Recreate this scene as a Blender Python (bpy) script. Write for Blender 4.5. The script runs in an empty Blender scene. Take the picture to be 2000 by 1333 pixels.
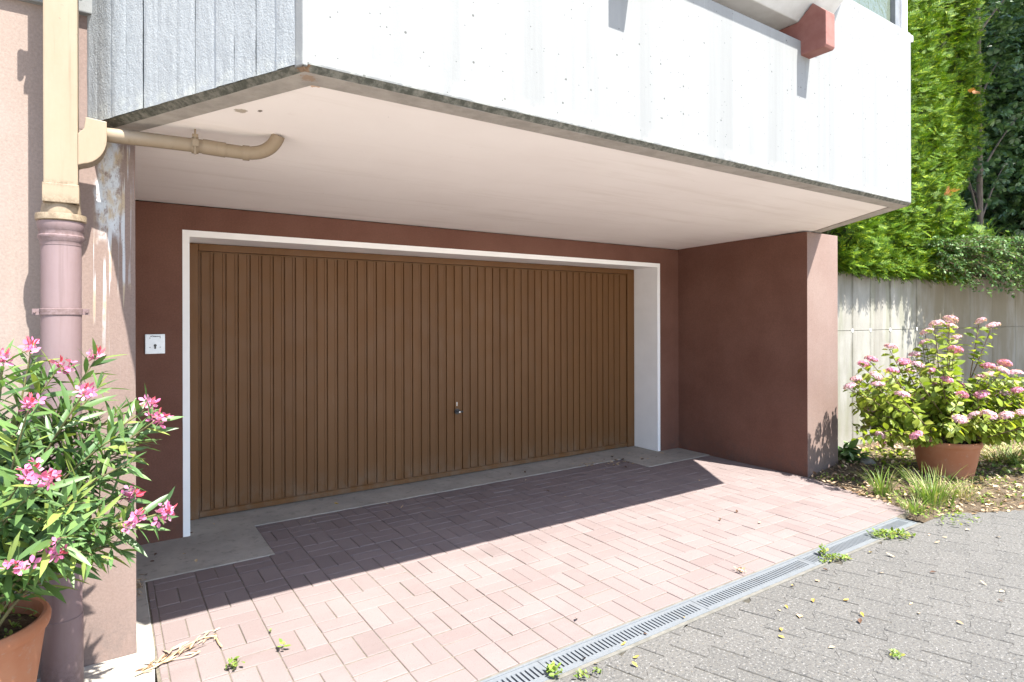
import bpy, bmesh, math, random
import numpy as np
from mathutils import Vector, Matrix
random.seed(7); rng = np.random.default_rng(7)
R = math.radians
scene = bpy.context.scene
COL = scene.collection

# ---------------------------------------------------------------- camera
CAM = np.array([-0.4547, -4.9812, 1.5937]); YAW = 0.5926; ROLL = -0.0025; FPX = 1173.6; HY = 623.0
_fw = np.array([math.sin(YAW), math.cos(YAW), 0.0]); _rt = np.array([math.cos(YAW), -math.sin(YAW), 0.0]); _up = np.array([0, 0, 1.0])
_r = _rt * math.cos(ROLL) + _up * math.sin(ROLL); _u = _up * math.cos(ROLL) - _rt * math.sin(ROLL)
cd = bpy.data.cameras.new('camera'); cam = bpy.data.objects.new('camera', cd); COL.objects.link(cam)
cd.sensor_width = 36; cd.lens = FPX / 2000 * 36; cd.shift_y = -(666.5 - HY) / 2000
cd.clip_start = 0.05; cd.clip_end = 2000
cam.matrix_world = Matrix(((_r[0], _u[0], -_fw[0], CAM[0]), (_r[1], _u[1], -_fw[1], CAM[1]), (_r[2], _u[2], -_fw[2], CAM[2]), (0, 0, 0, 1)))
scene.camera = cam

# ---------------------------------------------------------------- sky, sun, exposure
SUN = Vector((0.42, -1.43, 2.475)).normalized()
elev = math.asin(SUN.z)
w = bpy.data.worlds.new('World'); scene.world = w; w.use_nodes = True
nt = w.node_tree; bg = nt.nodes['Background']
sky = nt.nodes.new('ShaderNodeTexSky'); sky.sky_type = 'NISHITA'; sky.sun_disc = False
sky.sun_elevation = elev; sky.sun_rotation = math.atan2(SUN.x, SUN.y); sky.altitude = 200
nt.links.new(sky.outputs[0], bg.inputs[0]); bg.inputs[1].default_value = 0.12
ld = bpy.data.lights.new('sun', 'SUN'); ld.energy = 4.6; ld.angle = R(0.5); ld.color = (1, 0.965, 0.90)
lo = bpy.data.objects.new('sun', ld); COL.objects.link(lo); lo.location = (3, -8, 12)
lo.rotation_euler = SUN.to_track_quat('Z', 'Y').to_euler()
vs = scene.view_settings; vs.view_transform = 'Standard'; vs.look = 'None'; vs.gamma = 1; vs.use_curve_mapping = False
vs.exposure = 2.05
scene.cycles.max_bounces = 8; scene.cycles.diffuse_bounces = 5; scene.cycles.use_denoising = True
scene.cycles.caustics_reflective = False; scene.cycles.caustics_refractive = False

# ---------------------------------------------------------------- helpers
def at(x, y, depth):
    return Vector(CAM + depth * (_fw + _r * (x - 1000) / FPX - _u * (y - HY) / FPX))

def tag(o, label=None, cat=None, group=None, kind=None):
    if label: o['label'] = label
    if cat: o['category'] = cat
    if group: o['group'] = group
    if kind: o['kind'] = kind
    return o

def empty(name, loc=(0, 0, 0), **k):
    o = bpy.data.objects.new(name, None); COL.objects.link(o); o.location = loc; o.empty_display_size = 0.1
    return tag(o, **k)

def link(name, me, mat=None, parent=None, **k):
    o = bpy.data.objects.new(name, me); COL.objects.link(o)
    if mat and not me.materials: me.materials.append(mat)
    if parent:
        o.parent = parent
        o.matrix_parent_inverse = Matrix.Translation(-wloc(parent))
    return tag(o, **k)

def wloc(o):
    v = Vector(o.location)
    return v   # parents sit at identity rotation; child parents carry world coordinates in their mesh

class MB:
    """collects faces in world coordinates"""
    def __init__(s): s.v = []; s.f = []
    def add(s, vs, fs):
        n = len(s.v); s.v += [tuple(p) for p in vs]; s.f += [tuple(i + n for i in f) for f in fs]; return s
    def box(s, x0, x1, y0, y1, z0, z1):
        return s.add([(x0, y0, z0), (x1, y0, z0), (x1, y1, z0), (x0, y1, z0), (x0, y0, z1), (x1, y0, z1), (x1, y1, z1), (x0, y1, z1)],
                     [(0, 3, 2, 1), (4, 5, 6, 7), (0, 1, 5, 4), (1, 2, 6, 5), (2, 3, 7, 6), (3, 0, 4, 7)])
    def prism(s, poly, z0, z1, cham=0.0, bottom=True):
        """vertical prism over a ccw polygon; z0/z1 numbers or functions of (x,y); chamfered top"""
        a = z0 if callable(z0) else (lambda x, y: z0); b = z1 if callable(z1) else (lambda x, y: z1)
        n = len(poly); vs = [(x, y, a(x, y)) for x, y in poly]
        if cham:
            ins = inset(poly, cham)
            vs += [(x, y, b(x, y) - cham * 0.8) for x, y in poly] + [(x, y, b(x, y)) for x, y in ins]
            fs = [(i, (i + 1) % n, n + (i + 1) % n, n + i) for i in range(n)] + [(n + i, n + (i + 1) % n, 2 * n + (i + 1) % n, 2 * n + i) for i in range(n)]
            fs.append(tuple(range(2 * n, 3 * n)))
        else:
            vs += [(x, y, b(x, y)) for x, y in poly]
            fs = [(i, (i + 1) % n, n + (i + 1) % n, n + i) for i in range(n)] + [tuple(range(n, 2 * n))]
        if bottom: fs.append(tuple(range(n - 1, -1, -1)))
        return s.add(vs, fs)
    def extrude(s, poly, axis, a, b):
        """polygon given in the other two axes, extruded along axis from a to b"""
        def P(p, t):
            return {'x': (t, p[0], p[1]), 'y': (p[0], t, p[1]), 'z': (p[0], p[1], t)}[axis]
        n = len(poly)
        return s.add([P(p, a) for p in poly] + [P(p, b) for p in poly],
                     [(i, (i + 1) % n, n + (i + 1) % n, n + i) for i in range(n)] + [tuple(range(n - 1, -1, -1)), tuple(range(n, 2 * n))])
    def tube(s, pts, rad, seg=12, cap=True):
        pts = [Vector(p) for p in pts]; n = len(pts); rad = [float(q) for q in rad] if hasattr(rad, '__len__') else [float(rad)] * n
        prev = None; vs = []; fs = []
        for i, p in enumerate(pts):
            t = (pts[min(i + 1, n - 1)] - pts[max(i - 1, 0)]).normalized()
            if prev is None:
                ref = Vector((0, 0, 1)) if abs(t.z) < 0.9 else Vector((1, 0, 0)); e = t.cross(ref).normalized()
            else:
                e = (prev - t * prev.dot(t)).normalized()
            prev = e; b = t.cross(e)
            for k in range(seg):
                a = 2 * math.pi * k / seg; vs.append(p + rad[i] * (e * math.cos(a) + b * math.sin(a)))
        for i in range(n - 1):
            for k in range(seg):
                k2 = (k + 1) % seg; fs.append((i * seg + k, i * seg + k2, (i + 1) * seg + k2, (i + 1) * seg + k))
        if cap: fs += [tuple(range(seg - 1, -1, -1)), tuple((n - 1) * seg + k for k in range(seg))]
        return s.add(vs, fs)
    def lathe(s, prof, c=(0, 0, 0), seg=40, close=False, wob=0):
        vs = []; fs = []; n = len(prof)
        for r, z in prof:
            for k in range(seg):
                a = 2 * math.pi * k / seg
                vs.append((c[0] + r * math.cos(a), c[1] + r * math.sin(a), c[2] + z))
        for i in range(n - 1):
            for k in range(seg):
                k2 = (k + 1) % seg; fs.append((i * seg + k, i * seg + k2, (i + 1) * seg + k2, (i + 1) * seg + k))
        if close: fs.append(tuple((n - 1) * seg + k for k in range(seg)))
        return s.add(vs, fs)
    def mesh(s, name='m', smooth=False, bevel=0, bseg=2):
        me = bpy.data.meshes.new(name); me.from_pydata(s.v, [], s.f); me.validate()
        bm = bmesh.new(); bm.from_mesh(me)
        if bevel:
            bmesh.ops.remove_doubles(bm, verts=bm.verts, dist=1e-5)
            es = [e for e in bm.edges if len(e.link_faces) == 2 and e.calc_face_angle(0) > 0.5]
            bmesh.ops.bevel(bm, geom=es, offset=bevel, segments=bseg, affect='EDGES', profile=0.6, clamp_overlap=True)
        bmesh.ops.recalc_face_normals(bm, faces=bm.faces)
        bm.to_mesh(me); bm.free()
        if smooth:
            me.polygons.foreach_set('use_smooth', [True] * len(me.polygons))
            if smooth == 'auto': me.set_sharp_from_angle(angle=R(40))
        return me
    def build(s, name, mat, parent=None, smooth=False, bevel=0, bseg=2, **k):
        return link(name, s.mesh(name, smooth, bevel, bseg), mat, parent, **k)

def inset(poly, d):
    out = []; n = len(poly)
    for i in range(n):
        p0, p1, p2 = (Vector(poly[i - 1]), Vector(poly[i]), Vector(poly[(i + 1) % n]))
        e1 = (p1 - p0).normalized(); e2 = (p2 - p1).normalized()
        n1 = Vector((-e1.y, e1.x)); n2 = Vector((-e2.y, e2.x)); den = 1 + n1.dot(n2)
        q = p1 + (n1 + n2) * (d / max(den, 0.25)); out.append((q.x, q.y))
    return out

class LB:
    """many copies of a small template placed by numpy matrices, joined in one mesh"""
    def __init__(s): s.V = []; s.F = []; s.n = 0
    def add(s, tv, tf, M):
        tv = np.asarray(tv, float); tf = np.asarray(tf, int); k = len(M)
        if k == 0: return
        v = np.einsum('kij,nj->kni', M[:, :, :3], tv) + M[:, None, :, 3]
        s.V.append(v.reshape(-1, 3)); off = (np.arange(k) * len(tv))[:, None, None] + s.n
        s.F.append((tf[None] + off).reshape(-1, tf.shape[1])); s.n += k * len(tv)
    def mesh(s, name='m', smooth=False):
        V = np.concatenate(s.V); me = bpy.data.meshes.new(name)
        tot = np.concatenate([np.full(len(f), f.shape[1]) for f in s.F]); idx = np.concatenate([f.ravel() for f in s.F])
        me.vertices.add(len(V)); me.vertices.foreach_set('co', V.ravel())
        me.loops.add(len(idx)); me.loops.foreach_set('vertex_index', idx.astype(np.int32))
        me.polygons.add(len(tot)); me.polygons.foreach_set('loop_start', np.concatenate([[0], np.cumsum(tot)[:-1]]).astype(np.int32))
        me.polygons.foreach_set('loop_total', tot.astype(np.int32))
        me.update(calc_edges=True); me.validate()
        if smooth: me.polygons.foreach_set('use_smooth', [True] * len(me.polygons))
        return me
    def build(s, name, mat, parent=None, smooth=False, **k): return link(name, s.mesh(name, smooth), mat, parent, **k)

def frames(pos, d, up, scale, roll=None):
    """matrices with local x along d, z near up, uniform scale"""
    pos, d, up = (np.asarray(a, float) for a in (pos, d, up)); k = len(pos)
    d = d / np.linalg.norm(d, axis=1, keepdims=True)
    y = np.cross(up, d); y /= np.maximum(np.linalg.norm(y, axis=1, keepdims=True), 1e-6); z = np.cross(d, y)
    if roll is not None:
        c, s_ = np.cos(roll)[:, None], np.sin(roll)[:, None]; y, z = y * c + z * s_, z * c - y * s_
    sc = np.broadcast_to(np.asarray(scale, float), (k,))[:, None]
    M = np.zeros((k, 3, 4)); M[:, :, 0] = d * sc; M[:, :, 1] = y * sc; M[:, :, 2] = z * sc; M[:, :, 3] = pos
    return M

# ---------------------------------------------------------------- materials
class NT:
    def __init__(s, name):
        s.m = bpy.data.materials.new(name); s.m.use_nodes = True; s.t = s.m.node_tree
        s.b = s.t.nodes['Principled BSDF']; s.o = s.t.nodes['Material Output']
        s.pos = s.t.nodes.new('ShaderNodeNewGeometry')
    def n(s, typ, **k):
        nd = s.t.nodes.new(typ)
        for a, b in k.items(): setattr(nd, a, b)
        return nd
    def l(s, a, b): s.t.links.new(a, b)
    def P(s, scale=(1, 1, 1), loc=(0, 0, 0), rot=(0, 0, 0)):
        mp = s.n('ShaderNodeMapping'); mp.inputs['Scale'].default_value = scale; mp.inputs['Location'].default_value = loc; mp.inputs['Rotation'].default_value = rot
        s.l(s.pos.outputs['Position'], mp.inputs[0]); return mp.outputs[0]
    def noise(s, vec, scale=5, detail=4, rough=0.55, dist=0):
        nd = s.n('ShaderNodeTexNoise'); nd.inputs['Scale'].default_value = scale; nd.inputs['Detail'].default_value = detail
        nd.inputs['Roughness'].default_value = rough; nd.inputs['Distortion'].default_value = dist; s.l(vec, nd.inputs['Vector']); return nd.outputs[0]
    def voro(s, vec, scale=5, feature='F1', out='Distance'):
        nd = s.n('ShaderNodeTexVoronoi', feature=feature); nd.inputs['Scale'].default_value = scale; s.l(vec, nd.inputs['Vector']); return nd.outputs[out]
    def ramp(s, fac, a, b, c0=0.0, c1=1.0):
        nd = s.n('ShaderNodeMapRange', interpolation_type='SMOOTHSTEP'); nd.inputs['From Min'].default_value = a; nd.inputs['From Max'].default_value = b
        nd.inputs['To Min'].default_value = c0; nd.inputs['To Max'].default_value = c1; s.l(fac, nd.inputs[0]); return nd.outputs[0]
    def mth(s, op, a, b=0.0, c=None):
        nd = s.n('ShaderNodeMath', operation=op)
        for i, q in enumerate((a, b) if c is None else (a, b, c)):
            if isinstance(q, (int, float)): nd.inputs[i].default_value = q
            else: s.l(q, nd.inputs[i])
        return nd.outputs[0]
    def sep(s):
        nd = s.n('ShaderNodeSeparateXYZ'); s.l(s.pos.outputs['Position'], nd.inputs[0]); return nd.outputs
    def col(s, c):
        if isinstance(c, (tuple, list)):
            nd = s.n('ShaderNodeRGB'); nd.outputs[0].default_value = (*c, 1); return nd.outputs[0]
        return c
    def mix(s, fac, a, b, mode='MIX'):
        nd = s.n('ShaderNodeMix', data_type='RGBA', blend_type=mode)
        if isinstance(fac, (int, float)): nd.inputs[0].default_value = fac
        else: s.l(fac, nd.inputs[0])
        s.l(s.col(a), nd.inputs[6]); s.l(s.col(b), nd.inputs[7]); return nd.outputs[2]
    def hsv(s, c, h=None, sat=None, v=None):
        nd = s.n('ShaderNodeHueSaturation'); s.l(s.col(c), nd.inputs['Color'])
        for nm, q in (('Hue', h), ('Saturation', sat), ('Value', v)):
            if q is None: continue
            if isinstance(q, (int, float)): nd.inputs[nm].default_value = q
            else: s.l(q, nd.inputs[nm])
        return nd.outputs[0]
    def bump(s, h, strength=0.3, dist=0.01, prev=None):
        nd = s.n('ShaderNodeBump'); nd.inputs['Strength'].default_value = strength; nd.inputs['Distance'].default_value = dist
        s.l(h, nd.inputs['Height'])
        if prev: s.l(prev, nd.inputs['Normal'])
        return nd.outputs[0]
    def done(s, color, rough=0.8, normal=None, spec=0.3, metal=0.0):
        s.l(s.col(color), s.b.inputs['Base Color'])
        if isinstance(rough, (int, float)): s.b.inputs['Roughness'].default_value = rough
        else: s.l(rough, s.b.inputs['Roughness'])
        s.b.inputs['Specular IOR Level'].default_value = spec; s.b.inputs['Metallic'].default_value = metal
        if normal: s.l(normal, s.b.inputs['Normal'])
        return s.m

def plain(name, c, c2=None, scale=8, rough=0.7, bump=0.15, bscale=60, bdist=0.003, spec=0.3, metal=0.0, detail=5, stretch=(1, 1, 1), lo=0.35, hi=0.65):
    t = NT(name); P = t.P(stretch)
    c2 = c2 or tuple(x * 0.85 for x in c)
    f = t.ramp(t.noise(P, scale, detail, 0.6), lo, hi)
    nm = t.bump(t.noise(t.P(), bscale, 4, 0.65), bump, bdist) if bump else None
    return t.done(t.mix(f, c, c2), rough, nm, spec, metal)

def m_render(name, c, c2, dirt=0.0):
    """painted render/plaster: fine grain, blotches, faint vertical runs, scuffs near the ground"""
    t = NT(name); x, y, z = t.sep()
    blot = t.ramp(t.noise(t.P(), 1.7, 6, 0.6), 0.3, 0.7)
    col = t.mix(blot, c, c2)
    runs = t.ramp(t.noise(t.P((9, 9, 0.35)), 1.0, 4, 0.6), 0.5, 0.75, 0, 0.22)
    col = t.mix(runs, col, tuple(min(1, a * 1.35) for a in c))
    fine = t.ramp(t.noise(t.P(), 90, 3, 0.7), 0.3, 0.7, 0.9, 1.08)
    col = t.hsv(col, v=fine)
    low = t.mth('MULTIPLY', t.ramp(z, 0.02, 0.35, 1, 0), t.ramp(t.noise(t.P(), 11, 5, 0.7), 0.42, 0.68, 0, 0.6))
    col = t.mix(low, col, tuple(a * 0.55 + 0.03 for a in c))
    sp = t.ramp(t.voro(t.P((1, 1, 1)), 23), 0.0, 0.05, 0.25, 0.0)
    col = t.mix(sp, col, (0.4, 0.33, 0.3))
    h = t.mth('ADD', t.noise(t.P(), 140, 3, 0.6), t.mth('MULTIPLY', t.noise(t.P(), 14, 4, 0.6), 1.5))
    return t.done(col, 0.85, t.bump(h, 0.35, 0.0025), 0.25), t

M = {}
M['brown'], _ = m_render('brown_render', (0.124, 0.055, 0.038), (0.156, 0.075, 0.054))
M['peach'], _ = m_render('peach_render', (0.205, 0.158, 0.132), (0.225, 0.18, 0.157))
M['sunlit_brown'], _ = m_render('sunlit_brown_render', (0.165, 0.112, 0.094), (0.185, 0.132, 0.113))  # same brown paint, paled in colour to stand in for strong sun
# pillar: pinkish brown with a lime stain under the pipe joint
_m, t = m_render('pillar_render', (0.170, 0.122, 0.104), (0.190, 0.142, 0.124))
x, y, z = t.sep(); base = t.b.inputs['Base Color'].links[0].from_socket
wob = t.mth('MULTIPLY', t.mth('SUBTRACT', t.noise(t.P((1, 1, 0.5)), 16, 5, 0.65), 0.5), 0.10)
dx = t.mth('ABSOLUTE', t.mth('ADD', t.mth('ADD', x, 0.445), wob))
band = t.mth('MULTIPLY', t.ramp(dx, 0.03, 0.062, 1, 0), t.mth('MULTIPLY', t.ramp(t.mth('ADD', z, t.mth('MULTIPLY', wob, 3.0)), 1.93, 2.06), t.ramp(z, 2.44, 2.47, 1, 0.4)))
patch = t.mth('MULTIPLY', band, t.ramp(t.noise(t.P((1, 1, 0.4)), 38, 6, 0.75), 0.33, 0.52))
lime = t.mix(t.ramp(t.noise(t.P((1, 1, 0.35)), 17, 4, 0.6), 0.45, 0.62), (0.42, 0.44, 0.46), (0.36, 0.29, 0.20))
lime = t.mix(t.ramp(t.noise(t.P(), 120, 4, 0.7), 0.60, 0.68, 0, 0.8), lime, (0.05, 0.045, 0.04))
sx = t.n('ShaderNodeTexNoise'); sx.inputs['Scale'].default_value = 1; sx.inputs['Detail'].default_value = 2; t.l(t.P((75, 1, 1.6)), sx.inputs['Vector'])
runs = t.mth('MULTIPLY', t.ramp(sx.outputs[0], 0.60, 0.645), t.mth('MULTIPLY', t.ramp(z, 1.25, 1.95), t.ramp(dx, 0.05, 0.12, 1, 0)))
msk = t.mth('MAXIMUM', patch, t.mth('MULTIPLY', runs, t.ramp(z, 2.43, 2.40, 0, 0.85)))
t.l(t.mix(msk, base, lime), t.b.inputs['Base Color']); M['pillar'] = _m

def m_white_concrete(name, *, c=(0.182, 0.187, 0.185), rough_amt=0.3, boards=True, soft=False):
    t = NT(name); x, y, z = t.sep()
    streak = t.ramp(t.noise(t.P((7, 7, 0.25)), 1.0, 5, 0.65), 0.35, 0.75)
    col = t.mix(streak, c, tuple(a * 0.84 for a in c))
    if boards:
        bd = t.n('ShaderNodeTexWave', wave_type='BANDS', bands_direction='X', wave_profile='SAW'); bd.inputs['Scale'].default_value = 1.2; bd.inputs['Distortion'].default_value = 0.0
        t.l(t.P(), bd.inputs['Vector'])
        edge = t.ramp(bd.outputs['Fac'], 0.955, 0.99)
        grime = t.mth('MULTIPLY', edge, t.ramp(t.noise(t.P((4, 4, 2)), 2.2, 5, 0.7), 0.45, 0.65, 0, 0.4))
        col = t.mix(grime, col, (0.32, 0.36, 0.34))
    cx_ = t.n('ShaderNodeCombineXYZ'); t.l(x, cx_.inputs[0]); t.l(z, cx_.inputs[1])
    def pit(sc, r_, lo, hi, sd):
        v = t.n('ShaderNodeTexVoronoi', voronoi_dimensions='2D'); v.inputs['Scale'].default_value = sc
        mp = t.n('ShaderNodeMapping'); mp.inputs['Location'].default_value = (sd, sd * 1.7, 0); t.l(cx_.outputs[0], mp.inputs[0]); t.l(mp.outputs[0], v.inputs['Vector'])
        sp_ = t.n('ShaderNodeSeparateColor'); t.l(v.outputs['Color'], sp_.inputs[0])
        return t.mth('MULTIPLY', t.ramp(v.outputs['Distance'], r_ * 0.5, r_, 1, 0), t.ramp(sp_.outputs[0], lo, hi))
    pits = t.mth('MULTIPLY', t.mth('MAXIMUM', t.mth('MAXIMUM', pit(13, 0.055, 0.80, 0.82, 0), pit(6, 0.042, 0.72, 0.75, 3.3)), pit(24, 0.08, 0.90, 0.92, 7.7)), 0.85 if boards else 0.0)
    drip = t.mth('MULTIPLY', t.ramp(t.noise(t.P((16, 16, 0.5)), 1.0, 4, 0.7), 0.56, 0.70), t.ramp(t.noise(t.P((2, 2, 2)), 1.1, 3, 0.6), 0.42, 0.62, 0, 0.22))
    col = t.mix(drip, col, tuple(a * 0.62 for a in c))
    col = t.mix(t.mth('MULTIPLY', pits, 0.95), col, (0.04, 0.04, 0.035))
    low = t.mth('MULTIPLY', t.ramp(z, 2.50, 2.60, 1, 0), t.ramp(t.noise(t.P(), 14, 5, 0.7), 0.4, 0.65, 0, 0.5))
    col = t.mix(low, col, (0.42, 0.43, 0.38))
    h = t.mth('ADD', t.mth('MULTIPLY', t.noise(t.P((1, 1, 0.6)), 32, 5, 0.7), 1.0), t.mth('MULTIPLY', t.noise(t.P(), 130, 3, 0.6), 0.5))
    h = t.mth('SUBTRACT', h, t.mth('MULTIPLY', pits, 1.2))
    return t.done(col, 0.75, t.bump(h, rough_amt, 0.01), 0.3)
M['white_conc'] = m_white_concrete('white_painted_concrete', rough_amt=0.12)
M['rough_conc'] = m_white_concrete('rough_painted_concrete', c=(0.29, 0.308, 0.315), rough_amt=0.6, boards=False)

# soffit paint with rust mark and a peeled patch
t = NT('soffit_paint'); x, y, z = t.sep()
c = t.mix(t.ramp(t.noise(t.P(), 1.2, 5, 0.6), 0.3, 0.7), (0.88, 0.83, 0.795), (0.84, 0.785, 0.75))
def spot(t, cx, cy, r, sc, amp):
    x, y, z = t.sep(); n_ = t.mth('MULTIPLY', t.mth('SUBTRACT', t.noise(t.P(), sc, 5, 0.7), 0.5), amp)
    d = t.mth('SQRT', t.mth('ADD', t.mth('POWER', t.mth('SUBTRACT', x, cx), 2), t.mth('POWER', t.mth('SUBTRACT', y, cy), 2)))
    return t.ramp(t.mth('ADD', d, n_), r * 0.7, r, 1, 0)
c = t.mix(t.mth('MULTIPLY', spot(t, 0.21, -2.63, 0.018, 50, 0.09), 0.75), c, (0.50, 0.28, 0.13))
c = t.mix(spot(t, 0.02, -2.20, 0.03, 45, 0.05), c, (0.42, 0.37, 0.30))
c = t.mix(spot(t, 0.09, -2.24, 0.012, 60, 0.03), c, (0.2, 0.17, 0.14))
c = t.mix(t.ramp(t.noise(t.P((0.35, 3.0, 1)), 2.2, 5, 0.65), 0.48, 0.75, 0, 0.28), c, (0.60, 0.53, 0.47))
c = t.mix(t.ramp(t.noise(t.P(), 6, 6, 0.75), 0.60, 0.78, 0, 0.30), c, (0.58, 0.50, 0.44))
c = t.mix(t.mth('MULTIPLY', t.ramp(t.voro(t.P(), 9), 0, 0.04, 1, 0), t.ramp(t.noise(t.P(), 3, 2, 0.5), 0.52, 0.6)), c, (0.3, 0.27, 0.24))
M['soffit'] = t.done(c, 0.85, t.bump(t.noise(t.P(), 60, 4, 0.65), 0.12, 0.004), 0.25)

t = NT('bare_concrete_band')
c = t.mix(t.ramp(t.noise(t.P(), 9, 6, 0.7), 0.3, 0.7), (0.40, 0.37, 0.335), (0.30, 0.28, 0.25))
c = t.mix(t.mth('MULTIPLY', spot(t, 0.17, -2.70, 0.03, 55, 0.10), 0.5), c, (0.28, 0.15, 0.07))
M['band'] = t.done(c, 0.95, t.bump(t.noise(t.P(), 40, 6, 0.75), 0.7, 0.008), 0.2)
t = NT('mossy_edge')
c = t.mix(t.ramp(t.noise(t.P(), 26, 6, 0.75), 0.35, 0.62), (0.19, 0.18, 0.15), (0.075, 0.075, 0.06))
c = t.mix(t.mth('MULTIPLY', spot(t, 0.13, -2.76, 0.03, 55, 0.10), 0.5), c, (0.26, 0.13, 0.06))
M['moss_edge'] = t.done(c, 1.0, t.bump(t.noise(t.P(), 60, 6, 0.8), 1.0, 0.012), 0.1)

M['trim'] = plain('white_trim_paint', (0.88, 0.87, 0.865), (0.84, 0.83, 0.825), 3, 0.7, 0.15, 90)
M['slab'] = None
t = NT('threshold_concrete')
c = t.mix(t.ramp(t.noise(t.P(), 2.6, 6, 0.65), 0.3, 0.7), (0.34, 0.312, 0.27), (0.255, 0.238, 0.21))
c = t.mix(t.ramp(t.noise(t.P(), 13, 5, 0.7), 0.52, 0.72, 0, 0.6), c, (0.14, 0.13, 0.115))
c = t.mix(t.ramp(t.noise(t.P(), 160, 2, 0.6), 0.6, 0.75, 0, 0.35), c, (0.12, 0.11, 0.10))
M['slab'] = t.done(c, 0.9, t.bump(t.noise(t.P(), 70, 5, 0.7), 0.3, 0.004), 0.25)

def isl(t):
    oi = t.n('ShaderNodeObjectInfo')
    return t.mth('FRACT', t.mth('ADD', oi.outputs['Random'], t.pos.outputs['Random Per Island']))

t = NT('red_paver')
r = isl(t)
c = t.mix(r, (0.162, 0.126, 0.119), (0.178, 0.141, 0.134))
c = t.hsv(c, v=t.ramp(t.mth('FRACT', t.mth('MULTIPLY', r, 7.31)), 0, 1, 0.955, 1.045))
c = t.mix(t.ramp(t.noise(t.P(), 1.6, 5, 0.6), 0.42, 0.75, 0, 0.6), c, (0.190, 0.158, 0.150))
c = t.mix(t.ramp(t.noise(t.P(), 140, 3, 0.65), 0.59, 0.69, 0, 0.6), c, (0.085, 0.06, 0.057))
c = t.mix(t.ramp(t.noise(t.P(loc=(4, 2, 0)), 190, 2, 0.6), 0.63, 0.72, 0, 0.5), c, (0.26, 0.235, 0.23))
c = t.mix(t.ramp(t.noise(t.P((1, 2.5, 1)), 5, 6, 0.75), 0.60, 0.76, 0, 0.4), c, (0.24, 0.215, 0.215))
c = t.mix(t.ramp(t.noise(t.P((0.6, 1.6, 1)), 1.1, 6, 0.7), 0.52, 0.72, 0, 0.30), c, (0.10, 0.078, 0.072))
c = t.mix(t.mth('MULTIPLY', t.ramp(t.noise(t.P(), 7.5, 5, 0.7), 0.66, 0.72), 0.35), c, (0.10, 0.075, 0.065))
M['red_paver'] = t.done(c, 0.88, t.bump(t.noise(t.P(), 170, 4, 0.7), 0.35, 0.003), 0.3)
t = NT('grey_paver')
r = isl(t)
c = t.mix(r, (0.092, 0.088, 0.082), (0.105, 0.100, 0.093))
c = t.mix(t.ramp(t.noise(t.P(), 2.1, 5, 0.6), 0.40, 0.75, 0, 0.5), c, (0.105, 0.10, 0.092))
c = t.mix(t.ramp(t.noise(t.P(), 75, 4, 0.75), 0.53, 0.63), c, (0.035, 0.036, 0.038))
c = t.mix(t.ramp(t.noise(t.P(loc=(3, 1, 0)), 70, 4, 0.75), 0.55, 0.65), c, (0.21, 0.205, 0.195))
c = t.mix(t.ramp(t.noise(t.P(loc=(7, 1, 0)), 90, 3, 0.7), 0.62, 0.70, 0, 0.6), c, (0.20, 0.15, 0.09))
M['grey_paver'] = t.done(c, 0.9, t.bump(t.noise(t.P(), 110, 4, 0.75), 0.6, 0.005), 0.3)
t = NT('joint_sand')
c = t.mix(t.ramp(t.noise(t.P(), 40, 5, 0.7), 0.35, 0.65), (0.165, 0.142, 0.112), (0.11, 0.10, 0.075))
M['joint'] = t.done(c, 1.0, t.bump(t.noise(t.P(), 150, 4, 0.7), 0.8, 0.004), 0.1)
t = NT('street_sand')
c = t.mix(t.ramp(t.noise(t.P(), 40, 5, 0.7), 0.35, 0.65), (0.075, 0.068, 0.055), (0.045, 0.042, 0.034))
M['joint2'] = t.done(c, 1.0, t.bump(t.noise(t.P(), 150, 4, 0.7), 0.6, 0.003), 0.1)
M['ground'] = plain('bounce_ground', (0.58, 0.53, 0.475), (0.50, 0.455, 0.405), 0.6, 0.95, 0.3, 40)  # unseen ground made extra pale to bounce light onto soffit and door
t = NT('bed_soil')
c = t.mix(t.ramp(t.noise(t.P(), 12, 6, 0.75), 0.3, 0.7), (0.09, 0.065, 0.042), (0.16, 0.125, 0.088))
c = t.mix(t.ramp(t.noise(t.P(), 60, 4, 0.7), 0.5, 0.7), c, (0.035, 0.027, 0.018))
M['soil'] = t.done(c, 1.0, t.bump(t.noise(t.P(), 50, 6, 0.8), 1.0, 0.02), 0.1)
M['bank'] = plain('bank_earth', (0.07, 0.06, 0.035), (0.04, 0.05, 0.02), 5, 1, 0.5, 20)

# garage door paint
t = NT('door_paint')
c = t.mix(t.ramp(t.noise(t.P((3, 3, 0.4)), 1.3, 4, 0.6), 0.3, 0.7), (0.134, 0.062, 0.022), (0.121, 0.055, 0.019))
c = t.mix(t.ramp(t.noise(t.P((40, 40, 2)), 1.0, 3, 0.6), 0.62, 0.78, 0, 0.25), c, (0.20, 0.12, 0.07))
c = t.mix(t.mth('MULTIPLY', t.ramp(t.voro(t.P(), 5.5), 0, 0.014, 1, 0), 0.8), c, (0.42, 0.34, 0.26))
oi = t.n('ShaderNodeObjectInfo'); c = t.hsv(c, v=t.ramp(oi.outputs['Random'], 0, 1, 0.965, 1.03))
xx, yy, zz = t.sep(); c = t.mix(t.mth('MULTIPLY', t.ramp(zz, 0.05, 0.30, 1, 0), t.ramp(t.noise(t.P((1, 1, 0.6)), 9, 6, 0.7), 0.38, 0.7, 0, 0.45)), c, (0.17, 0.13, 0.095))
c = t.mix(t.mth('MULTIPLY', t.ramp(t.noise(t.P((22, 22, 0.9)), 1.0, 5, 0.7), 0.60, 0.72), 0.22), c, (0.20, 0.13, 0.085))
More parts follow.
